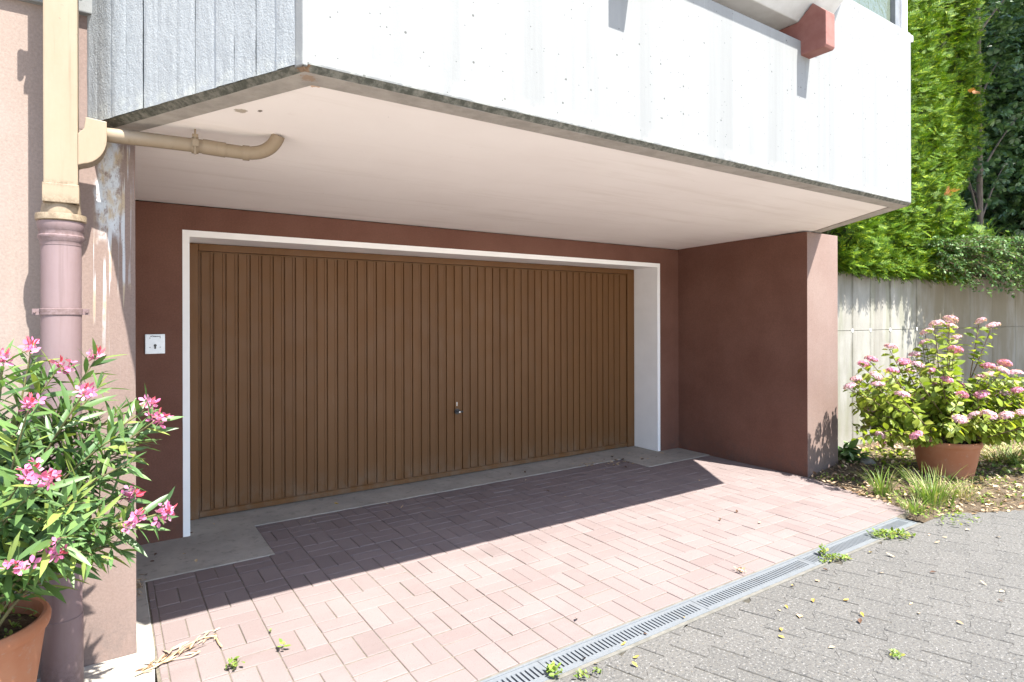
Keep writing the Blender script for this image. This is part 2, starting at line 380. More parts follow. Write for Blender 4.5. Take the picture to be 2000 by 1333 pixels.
M['door'] = t.done(c, t.ramp(t.noise(t.P(), 6, 4, 0.6), 0.3, 0.7, 0.45, 0.6), t.bump(t.noise(t.P((1, 1, 0.3)), 9, 3, 0.5), 0.06, 0.01), 0.25)
M['plate'] = plain('brushed_plate', (0.62, 0.65, 0.69), (0.57, 0.60, 0.64), 40, 0.35, 0.05, 200, metal=0.3, spec=0.5)
M['dark'] = plain('dark_plastic', (0.02, 0.02, 0.022), None, 20, 0.4, 0.05, 100, spec=0.5)
M['steel'] = plain('steel', (0.55, 0.55, 0.56), (0.42, 0.42, 0.43), 30, 0.3, 0.08, 120, metal=0.9, spec=0.5)
M['print'] = plain('black_print', (0.01, 0.01, 0.015), None, 20, 0.6, 0)
t = NT('galvanised')
c = t.mix(t.voro(t.P(), 75, out='Color'), (0.15, 0.167, 0.183), (0.22, 0.236, 0.25)); c = t.mix(0.6, c, (0.19, 0.206, 0.222))
c = t.mix(t.ramp(t.noise(t.P(), 7, 5, 0.7), 0.5, 0.75, 0, 0.45), c, (0.16, 0.155, 0.145))
M['galv'] = t.done(c, 0.5, t.bump(t.noise(t.P(), 80, 3, 0.6), 0.1, 0.002), 0.5, 0.35)
def m_pipe(name, c, c2, dirt, levels):
    t = NT(name); x, y, z = t.sep()
    col = t.mix(t.ramp(t.noise(t.P((2, 2, 0.5)), 5, 5, 0.65), 0.3, 0.7), c, c2)
    col = t.mix(t.ramp(t.noise(t.P((26, 26, 0.8)), 1, 4, 0.65), 0.55, 0.72, 0, 0.35), col, dirt)
    for zl, wd_ in levels:      # grime that gathers at sleeves and clamps
        d = t.mth('ABSOLUTE', t.mth('SUBTRACT', z, zl))
        col = t.mix(t.mth('MULTIPLY', t.ramp(d, 0.0, wd_, 1, 0), t.ramp(t.noise(t.P(), 45, 5, 0.75), 0.40, 0.62, 0, 0.8)), col, dirt)
    chips = t.mth('MULTIPLY', t.ramp(t.noise(t.P(), 60, 4, 0.7), 0.665, 0.70), t.ramp(t.noise(t.P(), 5, 3, 0.6), 0.5, 0.6))
    col = t.mix(t.mth('MULTIPLY', chips, 0.8), col, (0.07, 0.055, 0.05))
    h = t.mth('ADD', t.noise(t.P(), 60, 3, 0.6), t.mth('MULTIPLY', t.noise(t.P((1, 1, 0.3)), 8, 3, 0.6), 2))
    return t.done(col, t.ramp(t.noise(t.P(), 9, 4, 0.6), 0.3, 0.7, 0.45, 0.7), t.bump(t.mth('SUBTRACT', h, t.mth('MULTIPLY', chips, 2)), 0.1, 0.004), 0.3)
M['cream'] = m_pipe('cream_pipe_paint', (0.225, 0.176, 0.122), (0.208, 0.158, 0.106), (0.12, 0.088, 0.055), ((2.085, 0.05), (2.165, 0.02), (2.03, 0.03)))
M['pinkpipe'] = m_pipe('dusty_pink_pipe_paint', (0.168, 0.120, 0.122), (0.152, 0.104, 0.103), (0.10, 0.065, 0.06), ((1.95, 0.05), (1.628, 0.03), (0.87, 0.03), (0.0, 0.25), (0.62, 0.03)))
M['redbeam'] = plain('oxide_red_paint', (0.17, 0.068, 0.056), (0.20, 0.09, 0.075), 9, 0.75, 0.3, 70)
M['trough'] = plain('planter_concrete', (0.42, 0.42, 0.41), (0.35, 0.345, 0.33), 4, 0.85, 0.25, 50)
M['alu'] = plain('window_frame', (0.16, 0.165, 0.17), None, 10, 0.4, 0.03, 60, spec=0.5)
M['post'] = plain('white_post', (0.68, 0.67, 0.68), None, 10, 0.5, 0.03, 60)
t = NT('window_glass'); t.b.inputs['Transmission Weight'].default_value = 0.0
M['glass'] = t.done((0.10, 0.12, 0.09), 0.04, t.bump(t.noise(t.P(), 22, 3, 0.6), 0.25, 0.02), 0.9)
t = NT('terracotta')
c = t.mix(t.ramp(t.noise(t.P(), 5, 6, 0.65), 0.3, 0.7), (0.30, 0.108, 0.048), (0.34, 0.145, 0.075))
c = t.mix(t.ramp(t.noise(t.P(), 21, 5, 0.75), 0.56, 0.74, 0, 0.7), c, (0.31, 0.20, 0.145))
M['terra'] = t.done(c, 0.75, t.bump(t.noise(t.P(), 60, 4, 0.7), 0.2, 0.003), 0.35)
t = NT('retaining_concrete'); x, y, z = t.sep()
c = t.mix(t.ramp(t.noise(t.P(), 2.4, 6, 0.65), 0.3, 0.7), (0.25, 0.242, 0.218), (0.205, 0.197, 0.174))
st = t.ramp(t.noise(t.P((2.1, 2.1, 0.22)), 1.0, 6, 0.7), 0.46, 0.70)
c = t.mix(t.mth('MULTIPLY', st, 0.6), c, (0.12, 0.107, 0.08))
c = t.mix(t.mth('MULTIPLY', t.ramp(t.noise(t.P((3, 3, 0.5)), 1.7, 4, 0.6), 0.5, 0.7), 0.45), c, (0.135, 0.14, 0.085))
c = t.mix(t.ramp(t.noise(t.P(), 75, 4, 0.7), 0.63, 0.72, 0, 0.6), c, (0.12, 0.11, 0.09))
for q_ in (6.919, 7.353, 7.861, 8.61):
    d_ = t.mth('ABSOLUTE', t.mth('ADD', t.mth('SUBTRACT', x, q_), t.mth('MULTIPLY', t.mth('SUBTRACT', t.noise(t.P((1, 1, 0.6)), 6, 4, 0.6), 0.5), 0.08)))
    c = t.mix(t.mth('MULTIPLY', t.ramp(d_, 0.005, 0.05, 1, 0), t.ramp(t.noise(t.P((1, 1, 0.5)), 8, 5, 0.7), 0.35, 0.65, 0.1, 0.65)), c, (0.085, 0.08, 0.06))
c = t.mix(t.mth('MULTIPLY', t.ramp(t.mth('ADD', x, t.noise(t.P(), 3, 4, 0.6)), 8.9, 9.5), t.ramp(t.noise(t.P((1.3, 1.3, 0.35)), 2.0, 5, 0.65), 0.3, 0.6, 0.35, 0.9)), c, (0.135, 0.115, 0.078))  # right part browner: real staining, with the shade there painted in too
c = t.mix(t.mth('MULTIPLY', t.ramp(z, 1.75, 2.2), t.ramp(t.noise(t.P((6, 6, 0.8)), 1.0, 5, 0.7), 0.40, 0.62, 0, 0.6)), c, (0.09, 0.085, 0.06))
M['retain'] = t.done(c, 0.95, t.bump(t.noise(t.P(), 35, 6, 0.75), 0.35, 0.008), 0.2)
M['bead'] = plain('bead_mortar', (0.150, 0.142, 0.125), (0.11, 0.105, 0.09), 18, 0.95, 0.4, 80)
M['mortar'] = plain('plug_mortar', (0.62, 0.61, 0.58), None, 30, 0.9, 0.2, 100)
M['bark'] = plain('bark', (0.13, 0.105, 0.08), (0.07, 0.055, 0.045), 14, 0.95, 0.7, 60, 0.01, stretch=(3, 3, 0.5))
M['stem_green'] = plain('green_stem', (0.16, 0.15, 0.06), (0.11, 0.09, 0.045), 20, 0.7, 0.1, 80)
M['stem_brown'] = plain('woody_stem', (0.17, 0.11, 0.07), (0.10, 0.07, 0.05), 20, 0.85, 0.3, 80)

def leafmat(name, c1, c2, c3=None, rough=0.45, trans=0.35, spec=0.4, back=None):
    t = NT(name); r = isl(t)
    c = t.mix(r, c1, c2)
    if c3: c = t.mix(t.ramp(t.mth('FRACT', t.mth('MULTIPLY', r, 13.7)), 0.72, 0.95), c, c3)
    c = t.hsv(c, v=t.ramp(t.mth('FRACT', t.mth('MULTIPLY', r, 5.3)), 0, 1, 0.78, 1.2))
    if back: c = t.mix(t.pos.outputs['Backfacing'], c, back)
    m = t.done(c, rough, None, spec)
    tr = t.n('ShaderNodeBsdfTranslucent'); t.l(t.mix(1.0, c, (1.0, 1.05, 0.45), 'MULTIPLY'), tr.inputs[0])
    ms = t.n('ShaderNodeMixShader'); ms.inputs[0].default_value = trans
    t.l(t.b.outputs[0], ms.inputs[1]); t.l(tr.outputs[0], ms.inputs[2]); t.l(ms.outputs[0], t.o.inputs[0])
    return m
M['oleander'] = leafmat('oleander_leaf', (0.060, 0.125, 0.045), (0.115, 0.20, 0.060), (0.21, 0.27, 0.065), 0.42, 0.3)
M['hydr'] = leafmat('hydrangea_leaf', (0.15, 0.215, 0.024), (0.26, 0.315, 0.038), (0.35, 0.38, 0.065), 0.5, 0.4)
M['hedge'] = leafmat('hedge_sprig', (0.040, 0.095, 0.006), (0.090, 0.165, 0.008), (0.19, 0.25, 0.012), 0.6, 0.2, 0.15)
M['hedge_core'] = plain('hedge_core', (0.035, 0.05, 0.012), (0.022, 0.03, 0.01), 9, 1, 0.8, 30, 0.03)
M['tree_leaf'] = leafmat('dark_tree_leaf', (0.035, 0.075, 0.03), (0.065, 0.12, 0.04), (0.10, 0.17, 0.05), 0.4, 0.3)
M['coton'] = leafmat('cotoneaster_leaf', (0.055, 0.12, 0.035), (0.10, 0.18, 0.05), (0.18, 0.26, 0.10), 0.5, 0.25, 0.25)
M['grass'] = leafmat('grass_blade', (0.10, 0.18, 0.03), (0.19, 0.27, 0.05), (0.36, 0.34, 0.13), 0.5, 0.35)
M['weed'] = leafmat('weed_leaf', (0.12, 0.20, 0.03), (0.21, 0.28, 0.05), (0.33, 0.32, 0.08), 0.5, 0.35)
M['drygrass'] = leafmat('dry_blade', (0.36, 0.29, 0.15), (0.30, 0.30, 0.12), None, 0.7, 0.25)
M['litter'] = leafmat('litter_leaf', (0.33, 0.22, 0.13), (0.50, 0.39, 0.26), (0.20, 0.11, 0.06), 0.75, 0.15)
M['dryleaf'] = plain('dry_leaf_tan', (0.48, 0.36, 0.22), (0.36, 0.25, 0.13), 30, 0.8, 0.2, 90)
M['goldleaf'] = plain('dry_leaf_yellow', (0.55, 0.36, 0.06), (0.42, 0.26, 0.05), 30, 0.8, 0.2, 90)
M['darkleaf'] = plain('dry_leaf_dark', (0.07, 0.035, 0.022), (0.11, 0.06, 0.035), 30, 0.8, 0.2, 90)
M['petal'] = leafmat('oleander_petal', (0.58, 0.14, 0.31), (0.62, 0.22, 0.39), (0.66, 0.36, 0.48), 0.6, 0.35, 0.2)
M['bud'] = leafmat('oleander_bud', (0.55, 0.06, 0.10), (0.60, 0.11, 0.14), None, 0.5, 0.2, 0.3)
M['floret'] = leafmat('hydrangea_floret', (0.52, 0.27, 0.37), (0.57, 0.37, 0.44), (0.60, 0.47, 0.48), 0.6, 0.35, 0.2)
M['floret2'] = leafmat('hydrangea_floret_deep', (0.50, 0.16, 0.29), (0.55, 0.24, 0.36), (0.58, 0.34, 0.42), 0.6, 0.35, 0.2)
M['rust'] = leafmat('rusty_leaf', (0.40, 0.14, 0.05), (0.45, 0.20, 0.07), None, 0.7, 0.2)
#PART2
# ================================================================ the setting: ground
g = MB(); g.add([(-300, -300, -0.06), (300, -300, -0.06), (300, 300, -0.06), (-300, 300, -0.06)], [(0, 1, 2, 3)])
g.build('ground', M['ground'], kind='structure')

# ---- red driveway: sand bed and single pavers in basket weave
MOD = 0.2248; X0 = -0.003; DRX0, DRX1 = -0.262, 5.335; DRY0 = -2.70
bed = MB().box(DRX0 - 0.012, DRX1 + 0.3, DRY0 - 0.006, 0.0, -0.05, -0.0042)
driveway = bed.build('driveway', M['joint'], kind='structure')
def slab_front(x):      # front edge of the threshold slab
    if x < 0.482: return -0.70
    if x < 4.36: return -0.035
    return -0.46
J = 0.0016; JY = 0.0032
cells = []
for i in range(-2, 26):
    for j in range(0, 13):
        xa = X0 + i * MOD; ya = DRY0 + 0.004 + j * MOD
        if (i + j) % 2 == 0: subs = [(xa, xa + MOD / 2, ya, ya + MOD), (xa + MOD / 2, xa + MOD, ya, ya + MOD)]
        else: subs = [(xa, xa + MOD, ya, ya + MOD / 2), (xa, xa + MOD, ya + MOD / 2, ya + MOD)]
        for (a, b, c_, d_) in subs:
            a = max(a, DRX0); b = min(b, DRX1 + (0.25 if c_ < -1.75 else 0)); mid = (a + b) / 2
            if mid > DRX1 and c_ > -1.75: continue
            rs = [(a, b, c_, min(d_, -0.033))]
            for (sx0, sx1, sy) in ((-9, 0.487, -0.702), (4.358, 9, -0.458)):
                out = []
                for (p0, p1, q0, q1) in rs:
                    if p0 >= sx1 or p1 <= sx0 or q1 <= sy: out.append((p0, p1, q0, q1)); continue
                    lo_ = (p0, p1, q0, sy); up_ = (max(p0, sx1), p1, max(q0, sy), q1) if sx0 < 0 else (p0, min(p1, sx0), max(q0, sy), q1)
                    out += [lo_, up_]
                rs = out
            for r_ in rs:
                if r_[1] - r_[0] > 0.018 and r_[3] - r_[2] > 0.018: cells.append(r_)
cells.sort(key=lambda q: (q[0] + 0.45) ** 2 + (q[2] + 4.98) ** 2)
cache = {}; stuff = MB()
def paver_mesh(wx, wy):
    k = (round(wx, 3), round(wy, 3), random.randrange(3))
    if k not in cache:
        h = 0.5; p = [(-wx * h + J, -wy * h + JY), (wx * h - J, -wy * h + JY), (wx * h - J, wy * h - JY), (-wx * h + J, wy * h - JY)]
        p = [(x + random.uniform(-.0012, .0012), y + random.uniform(-.0012, .0012)) for x, y in p]
        cache[k] = MB().prism(p, -0.04, 0.0, 0.003, bottom=False).mesh('paver')
    return cache[k]
for n_, (a, b, c_, d_) in enumerate(cells):
    tz = max(-0.0012, min(0.0018, random.gauss(0, 0.0009))); rx, ry = random.gauss(0, 0.005), random.gauss(0, 0.005); rz = random.gauss(0, 0.004)
    if n_ < 300:
        o = link('paver', paver_mesh(b - a, d_ - c_), M['red_paver'], driveway)
        o.location = ((a + b) / 2, (c_ + d_) / 2, tz); o.rotation_euler = (rx, ry, rz)
    else:
        p = [(a + J, c_ + JY), (b - J, c_ + JY), (b - J, d_ - JY), (a + J, d_ - JY)]
        cx, cy = (a + b) / 2, (c_ + d_) / 2
        stuff.prism(p, -0.04, lambda x, y, tz=tz, rx=rx, ry=ry, cx=cx, cy=cy: tz + (y - cy) * rx - (x - cx) * ry, 0.0035, bottom=False)
stuff.build('paver_field', M['red_paver'], driveway, kind='stuff')

# ---- threshold slab (concrete, wraps round both ends of the red pavers)
poly = [(DRX0, -0.70), (0.485, -0.70), (0.485, -0.03), (4.362, -0.03), (4.362, -0.455), (5.362, -0.455), (5.362, 0.5), (-0.343, 0.5), (-0.343, -0.70)]
MB().prism(poly[:-1] + [(-0.343, -0.70)], -0.05, 0.004, 0.004).build('threshold_slab', M['slab'], kind='structure')
# ---- concrete kerb strip in front of and beside the pillar
poly = [(-4.0, -2.62), (-0.45, -2.62), (-0.30, -2.20), (-0.268, -1.6), (-0.268, -0.704), (-0.343, -0.704), (-0.343, -1.6), (-4.0, -1.6)]
MB().prism(poly, -0.05, 0.006, 0.005).build('kerb_strip', M['slab'], kind='structure')

# ---- grey interlocking pavement beyond the drain
DRN0, DRN1 = -2.715, -2.868
street = MB().box(-3.0, 7.6, -5.6, DRN1 - 0.02, -0.05, -0.0042).build('street_pavement', M['joint2'], kind='structure')
L2 = 0.2256 / 2; WN, WW, PU = 0.071, 0.094, 0.165
j2 = 0.0022
half = [(-L2, WW), (-0.078, WW), (-0.036, WN), (0.036, WN), (0.078, WW), (L2, WW)]
shape = [(w_, -u_) for w_, u_ in half] + [(w_, u_) for w_, u_ in reversed(half)]
shape = [(w_ - math.copysign(0.0034, w_) if abs(abs(w_) - L2) < 1e-6 else w_, u_ - math.copysign(0.0004, u_)) for w_, u_ in shape]
ANG = R(-71); ud = Vector((math.cos(ANG), math.sin(ANG))); wd = Vector((-ud.y, ud.x))   # wd along +x-ish
if wd.x < 0: wd = -wd
base_poly = [(wd.x * a + ud.x * b, wd.y * a + ud.y * b) for a, b in shape]
def area(p): return sum(p[i - 1][0] * p[i][1] - p[i][0] * p[i - 1][1] for i in range(len(p)))
if area(base_poly) < 0: base_poly.reverse()
def stone(mb, poly, cx, cy, fz):
    # straight ends are eased, the wavy flanks butt tightly against the neighbours
    n = len(poly); top = []
    for x, y in poly:
        a = (x - cx) * wd.x + (y - cy) * wd.y; k = 0.004 if abs(a) > L2 - 0.006 else 0.0002
        top.append((x - math.copysign(k, a) * wd.x, y - math.copysign(k, a) * wd.y))
    vs = [(x, y, -0.04) for x, y in poly] + [(x, y, fz(x, y) - (0.003 if abs((x - cx) * wd.x + (y - cy) * wd.y) > L2 - 0.006 else 0.0002)) for x, y in poly] + [(x, y, fz(x, y)) for x, y in top]
    mb.add(vs, [(i, (i + 1) % n, n + (i + 1) % n, n + i) for i in range(n)] + [(n + i, n + (i + 1) % n, 2 * n + (i + 1) % n, 2 * n + i) for i in range(n)] + [tuple(range(2 * n, 3 * n))])
    return mb
pm = [stone(MB(), base_poly, 0, 0, lambda x, y: 0.0).mesh('paving_stone') for _ in range(4)]
def clip(poly, ymax):
    out = []
    for i in range(len(poly)):
        p, q = poly[i - 1], poly[i]
        if (p[1] <= ymax) != (q[1] <= ymax):
            t_ = (ymax - p[1]) / (q[1] - p[1]); out.append((p[0] + t_ * (q[0] - p[0]), ymax))
        if q[1] <= ymax: out.append(q)
    return out
stones = []
for iu in range(-40, 40):
    for iw in range(-40, 60):
        c_ = Vector((2.6, -3.5)) + wd * (iw * 0.2256 + (L2 if iu % 2 else 0)) + ud * (iu * PU)
        if -2.0 < c_.x < 7.4 and -5.45 < c_.y < DRN1 + 0.1: stones.append(c_)
def infront(c_):
    v = np.array([c_.x, c_.y, 0]) - CAM; z_ = v @ _fw
    if z_ < 0.5: return False
    px = 1000 + FPX * (v @ _r) / z_; py = HY - FPX * (v @ _u) / z_
    return -60 < px < 2060 and py < 1400
vis = sorted([s_ for s_ in stones if infront(s_)], key=lambda s_: (s_ - Vector((CAM[0], CAM[1]))).length)
rest = MB(); cnt = 0; viskeys = {(round(s_.x, 3), round(s_.y, 3)) for s_ in vis[:400]}
YE = DRN1 - 0.024
for s_ in stones:
    tz = max(-0.001, min(0.001, random.gauss(0, 0.0004))); rx, ry = random.gauss(0, 0.003), random.gauss(0, 0.003)
    edge = max(p[1] for p in base_poly) + s_.y > YE
    key = (round(s_.x, 3), round(s_.y, 3))
    if edge:
        p = clip([(x + s_.x, y + s_.y) for x, y in base_poly], YE)
        if len(p) < 3 or abs(area(p)) < 0.006: continue
        if key in viskeys and cnt < 300:
            cnt += 1; MB().prism(p, -0.04, tz, 0.003, bottom=False).build('paving_stone', M['grey_paver'], street)
        else: rest.prism(p, -0.04, tz, 0.003, bottom=False)
    elif key in viskeys and cnt < 300:
        cnt += 1; o = link('paving_stone', pm[cnt % 4], M['grey_paver'], street); o.location = (s_.x, s_.y, tz); o.rotation_euler = (rx, ry, random.gauss(0, .005))
    else:
        stone(rest, [(x + s_.x, y + s_.y) for x, y in base_poly], s_.x, s_.y, lambda x, y, tz=tz, rx=rx, ry=ry, s_=s_: tz + (y - s_.y) * rx - (x - s_.x) * ry)
rest.build('paving_field', M['grey_paver'], street, kind='stuff')

# ---- garden bed, bank behind the retaining wall
def grid_mesh(x0, x1, y0, y1, nx, ny, fz, keep=None):
    mb = MB(); idx = {}
    for j in range(ny + 1):
        for i in range(nx + 1):
            x = x0 + (x1 - x0) * i / nx; y = y0 + (y1 - y0) * j / ny; idx[i, j] = len(mb.v); mb.v.append((x, y, fz(x, y)))
    for j in range(ny):
        for i in range(nx):
            f = (idx[i, j], idx[i + 1, j], idx[i + 1, j + 1], idx[i, j + 1])
            if keep is None or keep(*[sum(mb.v[k][a] for k in f) / 4 for a in (0, 1)]): mb.f.append(f)
    return mb
from mathutils import noise as mn
def bed_front(x):   # y of the front edge of the bed, wavering
    return (-2.66 - 0.52 * (x - 4.75) if x < 6.2 else -3.41 - 0.28 * (x - 6.2)) + 0.06 * mn.noise(Vector((x * 4, 1, 0))) + 0.05 * mn.noise(Vector((x * 11, 5, 0)))
def bed_left(y): return 5.06 + 0.30 * max(0, (y + 2.7)) + 0.05 * mn.noise(Vector((y * 6, 3, 2)))
def bed_z(x, y):
    d = min(x - bed_left(y) if y < -1.62 else 1, y - bed_front(x)); d = max(min(d, 0.6), -0.12)
    return 0.004 + 0.10 * max(d, 0) + min(d, 0) * 0.4 + 0.018 * max(0, min(1, d * 5)) * mn.noise(Vector((x * 5, y * 5, 0))) + 0.012 * max(0, min(1, d * 6)) * mn.noise(Vector((x * 17, y * 17, 4)))
grid_mesh(4.6, 13.5, -5.6, -1.0, 178, 92, bed_z, lambda x, y: y > bed_front(x) - 0.1 and (y > -1.66 and x > 5.9 or y <= -1.66 and x > bed_left(y) - 0.1)).build('garden_bed', M['soil'], smooth=True, kind='structure')
grid_mesh(5.9, 26, -1.05, 20, 40, 40, lambda x, y: 2.12 + 0.12 * (y + 1.05) + 0.1 * mn.noise(Vector((x, y, 0)))).build('bank', M['bank'], smooth=True, kind='structure')

# ---- drain channel
drain = empty('drain_channel', (2.5, -2.79, 0), label='narrow galvanised drain channel crossing the foot of the red driveway', cat='drain')
fr_ = MB(); fr_.box(-3, 4.745, DRN0 - 0.012, DRN0, -0.09, 0.003); fr_.box(-3, 4.745, DRN1, DRN1 + 0.012, -0.09, 0.003); fr_.box(4.745, 4.76, DRN1, DRN0, -0.09, 0.003)
fr_.build('rim', M['galv'], drain)
MB().box(-3, 4.74, DRN1 + 0.013, DRN0 - 0.013, -0.095, -0.085).build('channel_floor', M['dark'], drain)
MB().box(-3, 4.78, DRN0, DRN0 + 0.013, -0.045, 0.0005).build('mortar_bead', M['bead'], drain)
MB().box(-3, 4.78, DRN1 - 0.022, DRN1 - 0.0005, -0.045, 0.0005).build('mortar_bead', M['bead'], drain)
def grating(x0, x1):
    mb = MB(); ya, yb = DRN1 + 0.014, DRN0 - 0.014; e = 0.022
    mb.box(x0, x1, ya, ya + e, -0.02, 0.0012); mb.box(x0, x1, yb - e, yb, -0.02, 0.0012)
    mb.box(x0, x0 + 0.02, ya + e, yb - e, -0.02, 0.0010); mb.box(x1 - 0.02, x1, ya + e, yb - e, -0.02, 0.0010)
    n_ = int((x1 - x0 - 0.04) / 0.0245); s_ = (x1 - x0 - 0.04) / n_
    for k in range(n_):
        xa = x0 + 0.02 + k * s_ + s_ * 0.40
        mb.box(xa, x0 + 0.02 + (k + 1) * s_, ya + e, yb - e, -0.02, 0.0008)
    return mb
xs = [-0.95, 0.135, 1.2, 2.27, 3.34, 4.40]
for a, b in zip(xs[:-1], xs[1:]): grating(a + 0.002, b - 0.002).build('grating', M['galv'], drain)
grating(4.402, 4.74).build('grating', M['galv'], drain)

# ================================================================ the house
ZB = lambda y: 2.435 - 0.0217 * y           # soffit plane
YF = -2.77; YP = -1.6
BL = (0.13, YF); BR = (4.906, YF); LB_ = (-0.53, YP); RB = (5.95, -1.18)
house = empty('house', (2.5, 0, 0), label='house with projecting white concrete balcony above brown garage recess', cat='house')
tm, ow = 0.046, 5.035     # white trim width, outer width of door surround
mb = MB(); mb.box(-0.343, 0.0, 0.0, 0.6, 0.0, 2.43); mb.box(ow, 5.363, 0.0, 0.6, 0.0, 2.43); mb.box(0.0, ow, 0.0, 0.6, 2.25, 2.43)
mb.build('back_wall', M['brown'], house)
# white surround: front trim 3 mm proud plus the reveals
sr = MB(); yb_ = 0.47
sr.extrude([(0.0, -0.003), (tm, -0.003), (tm, yb_), (0.0, yb_)], 'z', 0.006, 2.25)
sr.extrude([(ow - tm, -0.003), (ow, -0.003), (ow, yb_), (ow - tm, yb_)], 'z', 0.006, 2.25)
sr.box(tm, ow - tm, -0.003, yb_, 2.203, 2.25)
sr.build('door_surround', M['trim'], house)
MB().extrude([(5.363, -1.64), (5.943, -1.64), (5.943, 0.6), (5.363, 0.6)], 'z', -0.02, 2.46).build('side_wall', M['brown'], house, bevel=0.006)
sw = bpy.data.objects['side_wall'].data; sw.materials.append(M['sunlit_brown'])
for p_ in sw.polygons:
    if p_.normal.y < -0.6: p_.material_index = 1  # front face takes the brown with sunlight put into its colour
MB().box(-0.600, -0.343, YP, 0.6, 0.0, 2.4655).build('pillar', M['pillar'], house, bevel=0.005)
MB().box(-5.0, -0.602, YP, 0.6, 0.0, 2.99).build('street_wall', M['peach'], house)
MB().box(-5.0, -0.40, YP + 0.004, 0.6, 2.992, 5.2).build('upper_wall', M['peach'], house)
MB().box(-0.601, -0.40, YP + 0.003, -1.2, 2.468, 2.99).build('wall_return', M['pillar'], house)
ld_ = MB().box(-5.0, -0.49, YP - 0.035, YP + 0.05, 2.99, 3.06); ld_.build('ledge', M['white_conc'], house, bevel=0.006)
# soffit
pl = [(-0.344, 0.0), (-0.344, YP), LB_, BL, BR, RB, (5.95, 0.0)]; pl = pl[::-1]
pl_ = [(-0.344, 0.02), (5.95, 0.02), RB, BR, BL, LB_, (-0.344, YP + 0.01)]
ch = 0.03
pin = inset([(5.95, 0.02), (5.95, -1.18), BR, BL, LB_, (-0.344, -1.3), (-0.344, 0.02)][::-1], 0.0)
inner = [(-0.344, 0.02), (-0.344, -1.50), (-0.40, -1.60), (0.195, -2.645), (4.815, -2.645), (5.80, -1.2), (5.80, 0.02)]
sof = MB(); n_ = len(inner)
sof.add([(x, y, ZB(y) + 0.004) for x, y in inner] + [(x, y, ZB(y) + 0.06) for x, y in inner],
        [tuple(range(n_)), tuple(range(2 * n_ - 1, n_ - 1, -1))] + [(i, n_ + i, n_ + (i + 1) % n_, (i + 1) % n_) for i in range(n_)])
sofo = sof.build('soffit', M['soffit'], house)
# unpainted border band under the edge and its mossy arris
outer = [(-0.475, YP), (0.142, -2.750), (4.897, -2.750), (5.92, -1.18)]
inn = [(-0.38, YP), (0.198, -2.642), (4.813, -2.642), (5.80, -1.18)]
b_ = MB()
for k in range(3):
    for sgn in (0,):
        q = [outer[k], outer[k + 1], inn[k + 1], inn[k]]
        m_ = len(b_.v); b_.v += [(x, y, ZB(y) - 0.001) for x, y in q] + [(x, y, ZB(y) + 0.05) for x, y in q]
        b_.f += [(m_, m_ + 3, m_ + 2, m_ + 1), (m_ + 2, m_ + 3, m_ + 7, m_ + 6), (m_, m_ + 1, m_ + 5, m_ + 4)]
b_.build('edge_band', M['band'], sofo)
def subdiv_strip(pa, pb, za, zb, name, parent, seg=70, amp=0.004):
    mb = MB()
    for k in range(seg + 1):
        t_ = k / seg
        for q, (P_, z_) in enumerate(((pa, za), (pb, zb))):
            x = P_[0][0] + (P_[1][0] - P_[0][0]) * t_; y = P_[0][1] + (P_[1][1] - P_[0][1]) * t_
            j = mn.noise(Vector((x * 9, y * 9, q * 3))) * amp + mn.noise(Vector((x * 37, y * 37, q * 3))) * amp * 0.6
            mb.v.append((x, y, z_(y) + (j if q == 0 else j * 0.3)))
    for k in range(seg): mb.f.append((2 * k, 2 * k + 1, 2 * k + 3, 2 * k + 2))
    return mb.build(name, M['moss_edge'], parent, smooth=True)
zc = lambda y: ZB(y) - 0.001; zo = lambda y: ZB(y) + 0.020
# front, left and right arrises
oB = [LB_, BL, BR, RB]
off = [(-0.005, 0.0), (-0.002, -0.002), (0.002, -0.002), (0.004, 0)]
for k in range(3):
    pa = [oB[k], oB[k + 1]]; pb = [outer[k], outer[k + 1]]
    subdiv_strip(pa, pb, zo, zc, 'arris', sofo)
# parapet: closed shell (front face, right end, back), board-marked left face made of separate boards
ZT0, ZT1 = 3.416, 3.88
par = MB()
th = 0.16
fx = [(BL[0], ZT0), (3.62, ZT0), (3.88, ZT1), (BR[0], ZT1), (BR[0], ZB(YF) + 0.02), (BL[0], ZB(YF) + 0.02)]
par.extrude(fx[::-1], 'y', YF, YF + th)
par.build('parapet', M['white_conc'], house, bevel=0.008)
pr = MB(); e = Vector((RB[0] - BR[0], RB[1] - BR[1])).normalized(); nrm = Vector((-e.y, e.x)) * th
q = [(BR[0] + 0.001, BR[1] + 0.012), (RB[0], RB[1]), (RB[0] + nrm.x, RB[1] + nrm.y), (BR[0] + nrm.x, BR[1] + 0.15)]
pr.prism(q, lambda x, y: ZB(y) + 0.02, ZT1 - 0.006); pr.build('end_wall', M['white_conc'], house)
lf = Vector((BL[0] - LB_[0], BL[1] - LB_[1])); ll = lf.length; lf.normalize(); ln = Vector((lf.y, -lf.x))   # outward normal
if ln.x > 0: ln = -ln
sidew = MB(); q = [(LB_[0] - ln.x * 0.006, LB_[1] - ln.y * 0.006), (BL[0] - ln.x * 0.006, BL[1] - ln.y * 0.006 + 0.03), (BL[0] - ln.x * 0.16, BL[1] - ln.y * 0.16 + 0.03), (LB_[0] - ln.x * 0.16, LB_[1] - ln.y * 0.16)]
side = MB().prism(q if area(q) > 0 else q[::-1], lambda x, y: ZB(y) + 0.03, ZT1 + 0.2).build('side_parapet', M['rough_conc'], house)
ws = [0.085, 0.115, 0.105, 0.12, 0.10, 0.125, 0.115, 0.13, 0.105, 0.12, 0.11, 0.10]; sc_ = (ll - 0.03) / sum(ws); s0 = 0.0
